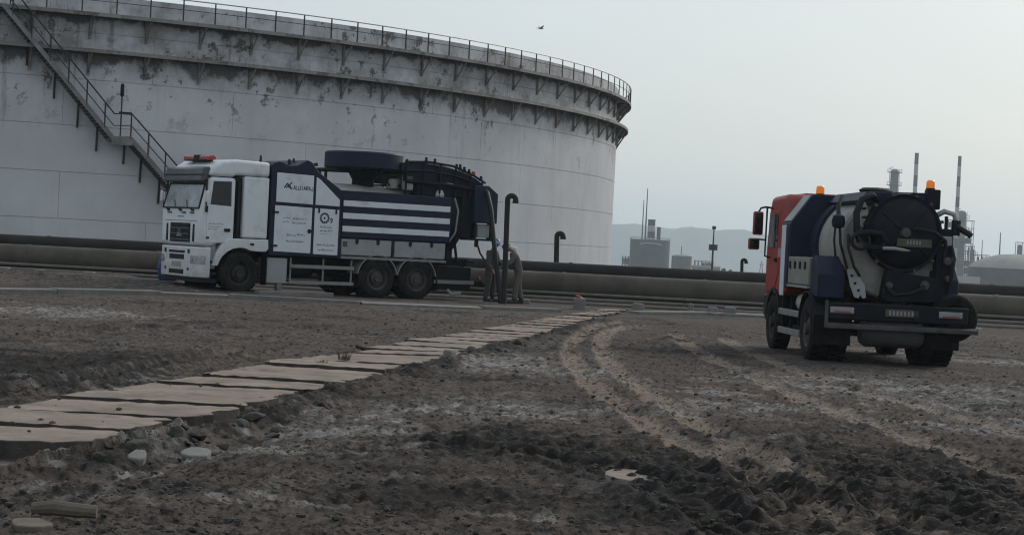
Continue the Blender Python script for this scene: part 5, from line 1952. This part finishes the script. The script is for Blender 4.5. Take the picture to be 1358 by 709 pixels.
# bumper beam
bmb = S(MB().bx(-.98, -.86, -1.22, 1.06, .70, .97), 'rear_bumper', ND, bevel=.02)
S(MB().prism([(-1.10, .56), (-1.10, .63), (-.86, .65), (-.86, .56)], -1.36, 1.06, 'y'), 'bumper_lip', 'grimy_steel', bmb, bevel=.01)
S(MB().bx(-1.0, -.96, 1.03, 1.075, .60, 1.0), 'bumper_end', 'grimy_steel', bmb)
for y0 in (.62, -1.12):
    lp = S(MB().bx(-1.005, -.985, y0, y0 + .38, .80, .90), 'lamp_cluster', 'grey_panel', bmb, bevel=.01)
    S(MB().bx(-1.012, -1.006, y0 + .05, y0 + .33, .815, .835), 'tail_lens', 'red_paint', lp)
S(MB().bx(-1.0, -.985, -.42, .12, .78, .90), 'number_plate', 'plate_yellow', bmb, bevel=.004)
for k in range(7):
    S(MB().bx(-1.005, -1.001, -.33 + k * .06, -.30 + k * .06, .805, .875), 'plate_digit', 'print_faint', bmb)
# under-run tank between the wheels
S(MB().lathe([(.03, -.52), (.18, -.5), (.24, -.42), (.24, .42), (.18, .5), (.03, .52)], (-.72, -.05, .42 + .1), 'y', 24), 'drain_tank', 'grimy_steel')
S(MB().bx(-.75, -.5, -.62, .5, .66, .98), 'cross_frame', BK)
# spare wheel at right rear
sw = wheel(T2, (-.78, -1.06, .80), .38, .16, MT['dark_rim'], -1, name='spare_wheel', lugs=0)
sw.rotation_euler = (0, 0, -PI / 2)
S(MB().bx(-.84, -.60, -1.0, -.5, .72, .80), 'spare_carrier', BK)


# ------------------------------------------------------------------ people
def skin_mesh(name, joints, edges, mt, root, sub=2):
    me = bpy.data.meshes.new(name)
    names = list(joints)
    me.from_pydata([joints[n][0] for n in names], [(names.index(a), names.index(b)) for a, b in edges], [])
    o = bpy.data.objects.new(name, me)
    C.objects.link(o)
    o.modifiers.new('skin', 'SKIN')
    bm = bmesh.new()
    bm.from_mesh(me)
    ly = bm.verts.layers.skin.verify()
    bm.verts.ensure_lookup_table()
    for i, n in enumerate(names):
        r = joints[n][1]
        bm.verts[i][ly].radius = r if isinstance(r, tuple) else (r, r)
        bm.verts[i][ly].use_root = (n == root)
    bm.to_mesh(me)
    bm.free()
    ss = o.modifiers.new('sub', 'SUBSURF')
    ss.levels = sub
    ss.render_levels = sub
    dg = bpy.context.evaluated_depsgraph_get()
    dg.update()
    me2 = bpy.data.meshes.new_from_object(o.evaluated_get(dg))
    o.modifiers.clear()
    o.data = me2
    me2.name = name
    me2.materials.clear()
    me2.materials.append(mt)
    me2.shade_smooth()
    return o


def make_person(label, loc, rz, bend, head_dir, l_hand, r_hand, cov, hood, feet):
    """local x = facing, y = left; bend leans the trunk forward"""
    V = Vector
    lean = lambda h, b: V((math.sin(b) * h, 0, math.cos(b) * h))
    pel = V((0, 0, .92))
    ch = pel + lean(.28, bend * .8)
    sh = pel + lean(.48, bend)
    nk = sh + lean(.10, bend * 1.2)
    hd = nk + V((math.sin(head_dir), 0, math.cos(head_dir))) * .13
    top = nk + V((math.sin(head_dir), 0, math.cos(head_dir))) * .22
    fwd = V((math.cos(head_dir), 0, -math.sin(head_dir)))
    J = {'pel': (pel, (.13, .10)), 'ch': (ch, (.14, .105)), 'sh': (sh, (.12, .09)), 'nk': (nk, .052), 'hd': (hd, (.082, .092)), 'top': (top, (.065, .072)),
         'nose': (hd + fwd * .105 + V((0, 0, -.01)), .014), 'jaw': (hd - (hd - nk).normalized() * .06 + fwd * .05, .045),
         'ear_l': (hd + V((0, .088, 0)), .016), 'ear_r': (hd + V((0, -.088, 0)), .016)}
    E = [('pel', 'ch'), ('ch', 'sh'), ('sh', 'nk'), ('nk', 'hd'), ('hd', 'top'), ('hd', 'nose'), ('hd', 'jaw'), ('hd', 'ear_l'), ('hd', 'ear_r')]
    CJ = {'pel': (pel, (.165, .135)), 'ch': (ch, (.175, .14)), 'sh': (sh, (.15, .115)), 'col': (sh + lean(.05, bend), .085)}
    CE = [('pel', 'ch'), ('ch', 'sh'), ('sh', 'col')]
    boots = MB()
    gl = []
    for s, k, hand, ft in ((1, 'l', l_hand, feet[0]), (-1, 'r', r_hand, feet[1])):
        hip = pel + V((0, s * .10, -.04))
        an = V((ft[0], s * ft[1], .09))
        kn = (hip + an) / 2 + V((.035, s * .01, .01))
        toe = an + V((.15, s * .02, -.045))
        J['hip' + k], J['kn' + k], J['an' + k], J['toe' + k] = (hip, .085), (kn, .056), (an, .036), (toe, .018)
        E += [('pel', 'hip' + k), ('hip' + k, 'kn' + k), ('kn' + k, 'an' + k), ('an' + k, 'toe' + k)]
        CJ['hip' + k], CJ['kn' + k], CJ['an' + k] = (hip, .115), (kn, .09), (an + V((0, 0, .03)), .082)
        CE += [('pel', 'hip' + k), ('hip' + k, 'kn' + k), ('kn' + k, 'an' + k)]
        boots.tube([an + V((0, 0, .08)), an, an + V((.02, 0, -.05))], [.062, .066, .062], 10)
        boots.tube([an + V((-.05, 0, -.052)), an + V((.06, 0, -.05)), toe + V((.02, 0, 0)), toe + V((.06, 0, -.005))], [.046, .056, .052, .028], 10)
        shp = sh + V((0, s * .17, -.015))
        hand = V(hand)
        mid = (shp + hand) / 2
        elb = mid + V((-.09, s * .07, -.06))
        J['shl' + k], J['el' + k], J['wr' + k] = (shp, .058), (elb, .040), (hand, .026)
        d = (hand - elb).normalized()
        pm = hand + d * .06
        J['pm' + k] = (pm, (.036, .020))
        E += [('sh', 'shl' + k), ('shl' + k, 'el' + k), ('el' + k, 'wr' + k), ('wr' + k, 'pm' + k)]
        side = d.cross(V((1, 0, 0))).normalized()
        cur = V((1, 0, 0))
        for f_, (o_, ln) in enumerate(((-.030, .070), (-.010, .085), (.010, .08), (.028, .062))):
            b0 = pm + d * .035 + side * o_
            b1 = b0 + d * ln * .5 + cur * .008
            b2 = b1 + d * ln * .35 + cur * .025
            for nm_, pt, rr in (('a', b0, .0105), ('b', b1, .009), ('c', b2, .0075)):
                J[f'f{f_}{nm_}{k}'] = (pt, rr)
            E += [('pm' + k, f'f{f_}a{k}'), (f'f{f_}a{k}', f'f{f_}b{k}'), (f'f{f_}b{k}', f'f{f_}c{k}')]
        t0 = hand + d * .035 - side * .04 + cur * .01
        t1 = t0 + d * .04 - side * .02 + cur * .02
        J['t0' + k], J['t1' + k] = (t0, .013), (t1, .009)
        E += [('pm' + k, 't0' + k), ('t0' + k, 't1' + k)]
        CJ['shl' + k], CJ['el' + k], CJ['wr' + k] = (shp, .088), (elb, .070), (hand - d * .03, .052)
        CE += [('sh', 'shl' + k), ('shl' + k, 'el' + k), ('el' + k, 'wr' + k)]
    body = skin_mesh('person', J, E, MT['skin'], 'pel')
    body.location = loc
    body.rotation_euler = (0, 0, rz)
    tag(body, label, 'person')
    cv = skin_mesh('coverall', CJ, CE, cov, 'pel')
    cv.parent = body
    boots.build('boots', MT['boot'], body)
    # eyes
    ey = MB()
    for s in (1, -1):
        ey.lathe([(.001, -.011), (.009, -.006), (.011, 0), (.009, .006), (.001, .011)], hd + fwd * .085 + V((0, s * .032, .02)), 'z', 8)
    ey.build('eyes', MT['black_plastic'], body)
    # helmet dome with a peak, tilted with the head
    ax = V((math.sin(head_dir), 0, math.cos(head_dir)))
    hm = MB().lathe([(.135, .0), (.125, .02), (.122, .06), (.10, .115), (.05, .145), (.005, .15)], (0, 0, 0), 'z', 20)
    hm.prism([(.20 * math.cos(t), .11 * math.sin(t)) for t in [math.radians(v) for v in range(-80, 81, 16)]], -.004, .008, 'z')
    ho = hm.build('helmet', MT['helmet_blue'], body)
    ho.location = hd + ax * .035
    ho.rotation_euler = (0, head_dir, 0)
    MB().lathe([(.123, .035), (.1255, .04), (.115, .09), (.113, .09)], (0, 0, 0), 'z', 20, True).build('helmet_band', MT['hood_white'], ho)
    if hood:
        hb = MB().tube([nk + V((-.10, 0, -.02)), nk + V((-.085, 0, .06)), hd + V((-.09, 0, .0)), hd + ax * .06 + V((-.085, 0, 0))], [.07, .085, .075, .04], 12)
        hb.build('hood', MT['hood_white'], body)
    return body


pA = at(648, 404, 55.0)
make_person('person in grey coveralls and blue helmet standing behind the black suction hose', (pA.x, pA.y, 0), math.radians(-25), .12, .35, (.38, .12, 1.02), (.22, -.30, .88), MT['coverall_dark'], False, ((.05, .12), (-.05, .12)))
pB = at(686, 404, 54.4)
make_person('person in beige coveralls with white hood bending toward the tall vent pipe', (pB.x, pB.y, 0), math.radians(188), .38, .95, (.56, .16, .98), (.0, -.34, .86), MT['coverall'], True, ((.10, .10), (-.12, .12)))

# ------------------------------------------------------------------ the far plant
FY = 900.0


def fz(Y):
    return float(gfar(np.array(Y, float)))


def far_cyl_tank(px0, px1, py_top, Y, label, mt, roof='flat', name='far_tank', dome=0):
    a, b = at(px0, py_top, Y), at(px1, py_top, Y)
    r = (b.x - a.x) / 2
    h = (a.z + b.z) / 2 - fz(Y)
    o = thing(name, label, 'tank', ((a.x + b.x) / 2, Y + r, fz(Y)))
    nr = max(2, int(h / 2.2))
    prof = [(r, 0)]
    for k in range(1, nr + 1):
        z = h * k / nr
        prof += [(r, z - .06), (r + .06, z - .05), (r + .06, z), (r, z + .001)]
    MB().lathe(prof[:-1] + [(r * .98, h)], (0, 0, 0), 'z', 40).build('shell', mt, o)
    if dome:
        MB().lathe([(r + .05, h), (r * .9, h + dome * .3), (r * .65, h + dome * .66), (r * .35, h + dome * .92), (.02, h + dome)], (0, 0, 0), 'z', 40).build('roof', MT['far_roof'], o)
    else:
        MB().lathe([(r + .1, h), (r + .1, h + .1), (.02, h + .4)], (0, 0, 0), 'z', 40).build('roof', mt, o)
    rl = MB()
    n_ = 26
    for k in range(n_):
        t = 2 * PI * k / n_
        rl.tube([(r * math.cos(t), r * math.sin(t), h), (r * math.cos(t), r * math.sin(t), h + 1.0)], .05, 4)
    rl.tube([(r * math.cos(2 * PI * k / 40), r * math.sin(2 * PI * k / 40), h + 1.0) for k in range(41)], .05, 4)
    if not dome:
        rl.build('railing', MT['far_dark'], o)
    return o, r, h


oA, rA, hA = far_cyl_tank(837.5, 891, 318, FY, 'dark grey tank with a striped chimney behind it, right of the white tank', MT['far_tank'])
m_ = MB()
m_.tube([(-rA * .55, -rA * .86, hA - 2.2), (-rA * .3, -rA * .99, hA - 1.6), (rA * .2, -rA * 1.02, hA - 1.7), (rA * .5, -rA * .9, hA - 2.2)], .3, 8)
m_.build('header_pipe', MT['far_pale'], oA)
oB, rB, hB = far_cyl_tank(892, 919, 339.5, FY - 15, 'smaller grey tank beside the dark grey tank', MT['far_steel'], dome=.8)
oC, rC, hC = far_cyl_tank(1299, 1420, 357, 600.0, 'wide grey tank with domed roof at the right edge', MT['far_tank'], dome=4.6)
m_ = MB()
for k in range(10):
    t0, t1 = math.radians(-112 + k * 5), math.radians(-112 + (k + 1) * 5)
    m_.tube([((rC + .4) * math.cos(t0), (rC + .4) * math.sin(t0), hC * k / 10), ((rC + .4) * math.cos(t1), (rC + .4) * math.sin(t1), hC * (k + 1) / 10)], .12, 5)
    m_.tube([((rC + .4) * math.cos(t0), (rC + .4) * math.sin(t0), hC * k / 10 + 1), ((rC + .4) * math.cos(t1), (rC + .4) * math.sin(t1), hC * (k + 1) / 10 + 1)], .06, 5)
m_.build('staircase', MT['far_dark'], oC)


def stack(px, py0, wpx, Y, label, bands=6, mt='far_dark', mt2='far_steel', taper=.8, zbase=0.0, collar=True):
    t = at(px, py0, Y)
    zbase = fz(Y)
    r = wpx * Y / FPX / 2
    o = thing('chimney', label, 'chimney', (t.x, Y, zbase), 0, None)
    h = t.z - zbase
    for k in range(bands):
        z0, z1_ = h * k / bands, h * (k + 1) / bands
        r0, r1_ = r * (1 - (1 - taper) * k / bands), r * (1 - (1 - taper) * (k + 1) / bands)
        MB().lathe([(r0, z0 + .01), (r1_, z1_ - .01)], (0, 0, 0), 'z', 18).build('chimney_band', MT[mt] if (bands - k) % 2 else MT[mt2], o)
    if collar:
        MB().lathe([(r * taper * 1.12, h - .3), (r * taper * 1.12, h)], (0, 0, 0), 'z', 18).build('cap_ring', MT['far_dark'], o)
    return o


stack(864.5, 291, 10.5, FY + 20, 'stout striped chimney rising behind the dark grey tank', 9, 'far_dark', 'far_pale', .92)
stack(874, 301, 5, FY + 22, 'short dark chimney beside the stout striped chimney', 4, 'far_dark', 'far_dark', 1)
stack(1216, 203, 6.2, FY, 'tall dark banded chimney rising behind the tanker truck roof', 12, 'far_dark', 'far_pale', .85)
stack(1273, 207, 6.5, FY, 'tallest slim banded chimney right of the tanker truck', 13, 'far_dark', 'far_pale', .7)


def mast(px, py0, Y, r, label, name='mast', box=None):
    t = at(px, py0, Y)
    o = thing(name, label, 'mast', (t.x, Y, fz(Y)))
    t = t - Vector((0, 0, fz(Y)))
    MB().tube([(0, 0, 0), (0, 0, t.z * .6), (0, 0, t.z)], [r, r * .8, r * .45], 8).build('pole', MT['far_dark'], o)
    if box:
        zb = at(px, box, Y).z - fz(Y)
        MB().box((0, 0, zb), (r * 7, r * 7, r * 5)).build('lamp_box', MT['far_dark'], o)
        MB().box((0, 0, t.z), (r * 3, r * 3, r * 3)).build('lamp_head', MT['far_dark'], o)
    return o


mast(859, 250, FY + 5, .42, 'tallest thin mast standing above the dark grey tank')
mast(854, 265, FY + 6, .36, 'shorter thin mast left of the tallest one above the tank')
mast(947, 302, 240, .14, 'lone lamp mast with a box at mid height before the hills', 'lamp_mast', 328)
mast(1327, 308, 800, .40, 'thin mast standing behind the domed tank at right')

# process columns with platforms
def column(px, py0, wpx, py_base, Y, label, plats, mt='far_steel', lad=True):
    t = at(px, py0, Y)
    r = wpx * Y / FPX / 2
    o = thing('process_column', label, 'process column', (t.x, Y + r + 1, fz(Y)))
    h = t.z - fz(Y)
    MB().lathe([(r, 0), (r, h - r * .7), (r * .85, h - r * .3), (r * .5, h - .05 * r), (.02, h)], (0, 0, 0), 'z', 20).build('vessel', MT[mt], o)
    for z in plats:
        zz = h * z
        p_ = MB().lathe([(r, zz), (r + 1.5, zz), (r + 1.5, zz + .22), (r, zz + .22)], (0, 0, 0), 'z', 20, True)
        for k in range(10):
            a = 2 * PI * k / 10
            p_.tube([((r + 1.45) * math.cos(a), (r + 1.45) * math.sin(a), zz), ((r + 1.45) * math.cos(a), (r + 1.45) * math.sin(a), zz + 1.5)], .05, 4)
        p_.tube([((r + 1.45) * math.cos(2 * PI * k / 20), (r + 1.45) * math.sin(2 * PI * k / 20), zz + 1.5) for k in range(21)], .05, 4)
        p_.build('platform', MT['far_dark'], o)
    if lad:
        m = MB()
        for s in (-.3, .3):
            m.tube([(r + .3, s, 0), (r + .3, s, h - .5)], .05, 4)
        m.tube([(-r - .35, 0, 0), (-r - .35, 0, h + .6), (-r * .3, 0, h + .9)], .16, 6)
        m.build('riser', MT['far_dark'], o)
    return o


column(1188.5, 224, 11, 300, FY, 'capped process column with pipework showing above the navy truck body', (.86, .7, .55, .97))
column(1278, 279, 12, 362, FY + 4, 'domed process column with platforms beside the tallest chimney', (.3, .45, .6, .75, .9))
# blocky steelwork at the foot of the columns
def framework(px0, px1, py0, Y, label, lv=4, bays=4):
    a, b = at(px0, py0, Y), at(px1, py0, Y)
    w, h = b.x - a.x, (a.z + b.z) / 2 - fz(Y)
    o = thing('steel_framework', label, 'framework', ((a.x + b.x) / 2, Y, fz(Y)))
    m = MB()
    for i in range(bays + 1):
        for yy in (0, 4):
            x = -w / 2 + w * i / bays
            m.tube([(x, yy, 0), (x, yy, h)], .16, 4)
    m.build('posts', MT['far_dark'], o)
    for k in range(1, lv + 1):
        z = h * k / lv
        MB().bx(-w / 2 - .2, w / 2 + .2, -.2, 4.2, z - .15, z + .1).build('floor_deck', MT['far_steel'], o)
    for k in range(lv):
        z = h * k / lv
        for i in range(bays):
            if random.random() < .75:
                x = -w / 2 + w * (i + .5) / bays
                r = w / bays * random.uniform(.28, .42)
                MB().lathe([(r, z + .2), (r, z + h / lv * .7), (.05, z + h / lv * .85)], (x, 2, 0), 'z', 14).build('vessel', MT['far_steel'], o)
    return o


framework(1258, 1292, 292, FY + 18, 'tall open steel framework wrapped round the tallest chimney and column', 9, 3)
column(1261, 322, 9, 362, FY + 30, 'lower process column left of the tallest chimney foot', (.4, .7, .95))
column(1291, 330, 6, 362, FY + 26, 'slim process column at the right side of the steel tower', (.5, .85))
framework(1246, 1268, 330, FY + 10, 'grey steel framework of vessels left of the tallest chimney foot', 4, 3)
framework(1284, 1292, 326, FY + 12, 'narrow steel framework right of the domed process column', 4, 2)
framework(1296, 1312, 338, FY - 60, 'low pipe framework left of the domed tank roof', 3, 3)
framework(922, 946, 346, FY - 40, 'low pipe framework rising behind the long low shed', 2, 5)
mast(1303, 318, FY, .3, 'short thin mast between the steel tower and the domed tank')
mast(904, 326, FY - 10, .3, 'short thin mast on the far side of the smaller grey tank')
framework(826, 838, 340, FY + 30, 'low steel framework with risers between the two big tanks', 2, 3)
framework(1350, 1385, 322, 930, 'steel framework behind the domed tank at the right edge', 4, 4)
a, b = at(1246, 366, 590), at(1300, 366, 590)
o = MB().bx(a.x, b.x, 0, .5, fz(590) - .3, (a.z + b.z) / 2).build('white_wall', MT['far_pale'], bevel=.05)
o.location = (0, 590, 0)
tag(o, 'low white wall between the tanker truck and the domed tank', 'wall')
a, b = at(919, 354, 700), at(955, 356, 700)
o = thing('low_shed', 'long low grey shed right of the smaller grey tank', 'shed', ((a.x + b.x) / 2, 700, fz(700)))
w, h = b.x - a.x, a.z - fz(700)
MB().bx(-w / 2, w / 2, 0, 4, 0, h).build('wall', MT['far_roof'], o)
MB().prism([(-.3, h), (2, h + .7), (4.3, h)], -w / 2 - .2, w / 2 + .2, 'x').build('roof', MT['far_tank'], o)
for k in range(5):
    x = -w / 2 + w * (k + .5) / 5
    MB().bx(x - .3, x + .3, -.04, .0, h * .35, h * .7).build('window', MT['far_dark'], o)
for k, (px, wd, py) in enumerate(((960, 9, 355), (969, 8, 357), (978, 9, 360))):
    a = at(px, py, 550)
    w = wd * 550 / FPX
    a.z -= fz(550)
    o = MB().prism([(-w / 2, -.3), (w / 2, -.3), (w * .45, a.z * .55), (w * .2, a.z), (-w * .25, a.z * .92), (-w * .46, a.z * .6)], 0, 1.4, 'y').build('spoil_heap', MT['far_tank'], bevel=.15)
    o.location = (a.x, 550, fz(550))
    tag(o, ('darkest spoil heap beside the low shed', 'middle spoil heap between the shed and the small vent pipe', 'lowest spoil heap just left of the small vent pipe')[k], 'heap')
# lattice pylon far off
t = at(1010, 346, 1400)
o = thing('lattice_pylon', 'faint lattice pylon far off left of the red cab', 'pylon', (t.x, 1400, fz(1400)))
t.z -= fz(1400)
m = MB()
for sx_ in (-1, 1):
    for sy_ in (-1, 1):
        m.tube([(sx_ * 1.6, sy_ * 1.6, 0), (sx_ * .2, sy_ * .2, t.z)], .14, 4)
    for k in range(6):
        f0, f1 = 1 - k / 6, 1 - (k + 1) / 6
        m.tube([(sx_ * 1.6 * f0, -1.6 * f0, t.z * k / 6), (-sx_ * 1.6 * f1, -1.6 * f1, t.z * (k + 1) / 6)], .08, 4)
m.build('lattice', MT['far_dark'], o)
MB().bx(-1.8, 1.8, -.1, .1, t.z * .78, t.z * .82).build('cross_arm', MT['far_dark'], o)

# the bird
q = at(717, 38, 120)
o = thing('bird', 'small bird gliding in the pale sky above the tank', 'bird', q, .4)
o.scale = (.7, .7, .7)
MB().lathe([(.01, -.32), (.05, -.2), (.085, 0), (.06, .15), (.035, .24), (.008, .3)], (0, 0, 0), 'x', 12).build('body', MT['bird'], o)
for s in (1, -1):
    MB().add([(.1, s * .05, .02), (.14, s * .32, .16), (.02, s * .62, .24), (-.06, s * .34, .14), (-.10, s * .05, .02),
              (.1, s * .05, .0), (.14, s * .32, .145), (.02, s * .62, .235), (-.06, s * .34, .13), (-.10, s * .05, .0)],
             [(0, 1, 2, 3, 4), (9, 8, 7, 6, 5), (0, 1, 6, 5), (1, 2, 7, 6), (2, 3, 8, 7), (3, 4, 9, 8)]).build('wing', MT['bird'], o)
MB().add([(-.26, .03, 0), (-.26, -.03, 0), (-.42, -.09, .01), (-.42, .09, .01), (-.26, .03, .015), (-.26, -.03, .015), (-.42, -.09, .02), (-.42, .09, .02)], [(0, 1, 2, 3), (7, 6, 5, 4), (0, 1, 5, 4), (1, 2, 6, 5), (2, 3, 7, 6), (3, 0, 4, 7)]).build('tail', MT['bird'], o)

# ------------------------------------------------------------------ haze
hm = bpy.data.materials.new('haze')
hm.use_nodes = True
n = hm.node_tree
n.nodes.clear()
ho = n.nodes.new('ShaderNodeOutputMaterial')
pv = n.nodes.new('ShaderNodeVolumePrincipled')
pv.inputs['Color'].default_value = (0.78, 0.92, 1.0, 1)
pv.inputs['Density'].default_value = 0.00024
pv.inputs['Anisotropy'].default_value = 0.6
n.links.new(pv.outputs['Volume'], ho.inputs['Volume'])
hz_o = MB().bx(-2600, 2600, -60, 4900, -26.0, 95).build('haze', hm, smooth=False)
tag(hz_o, kind='stuff')
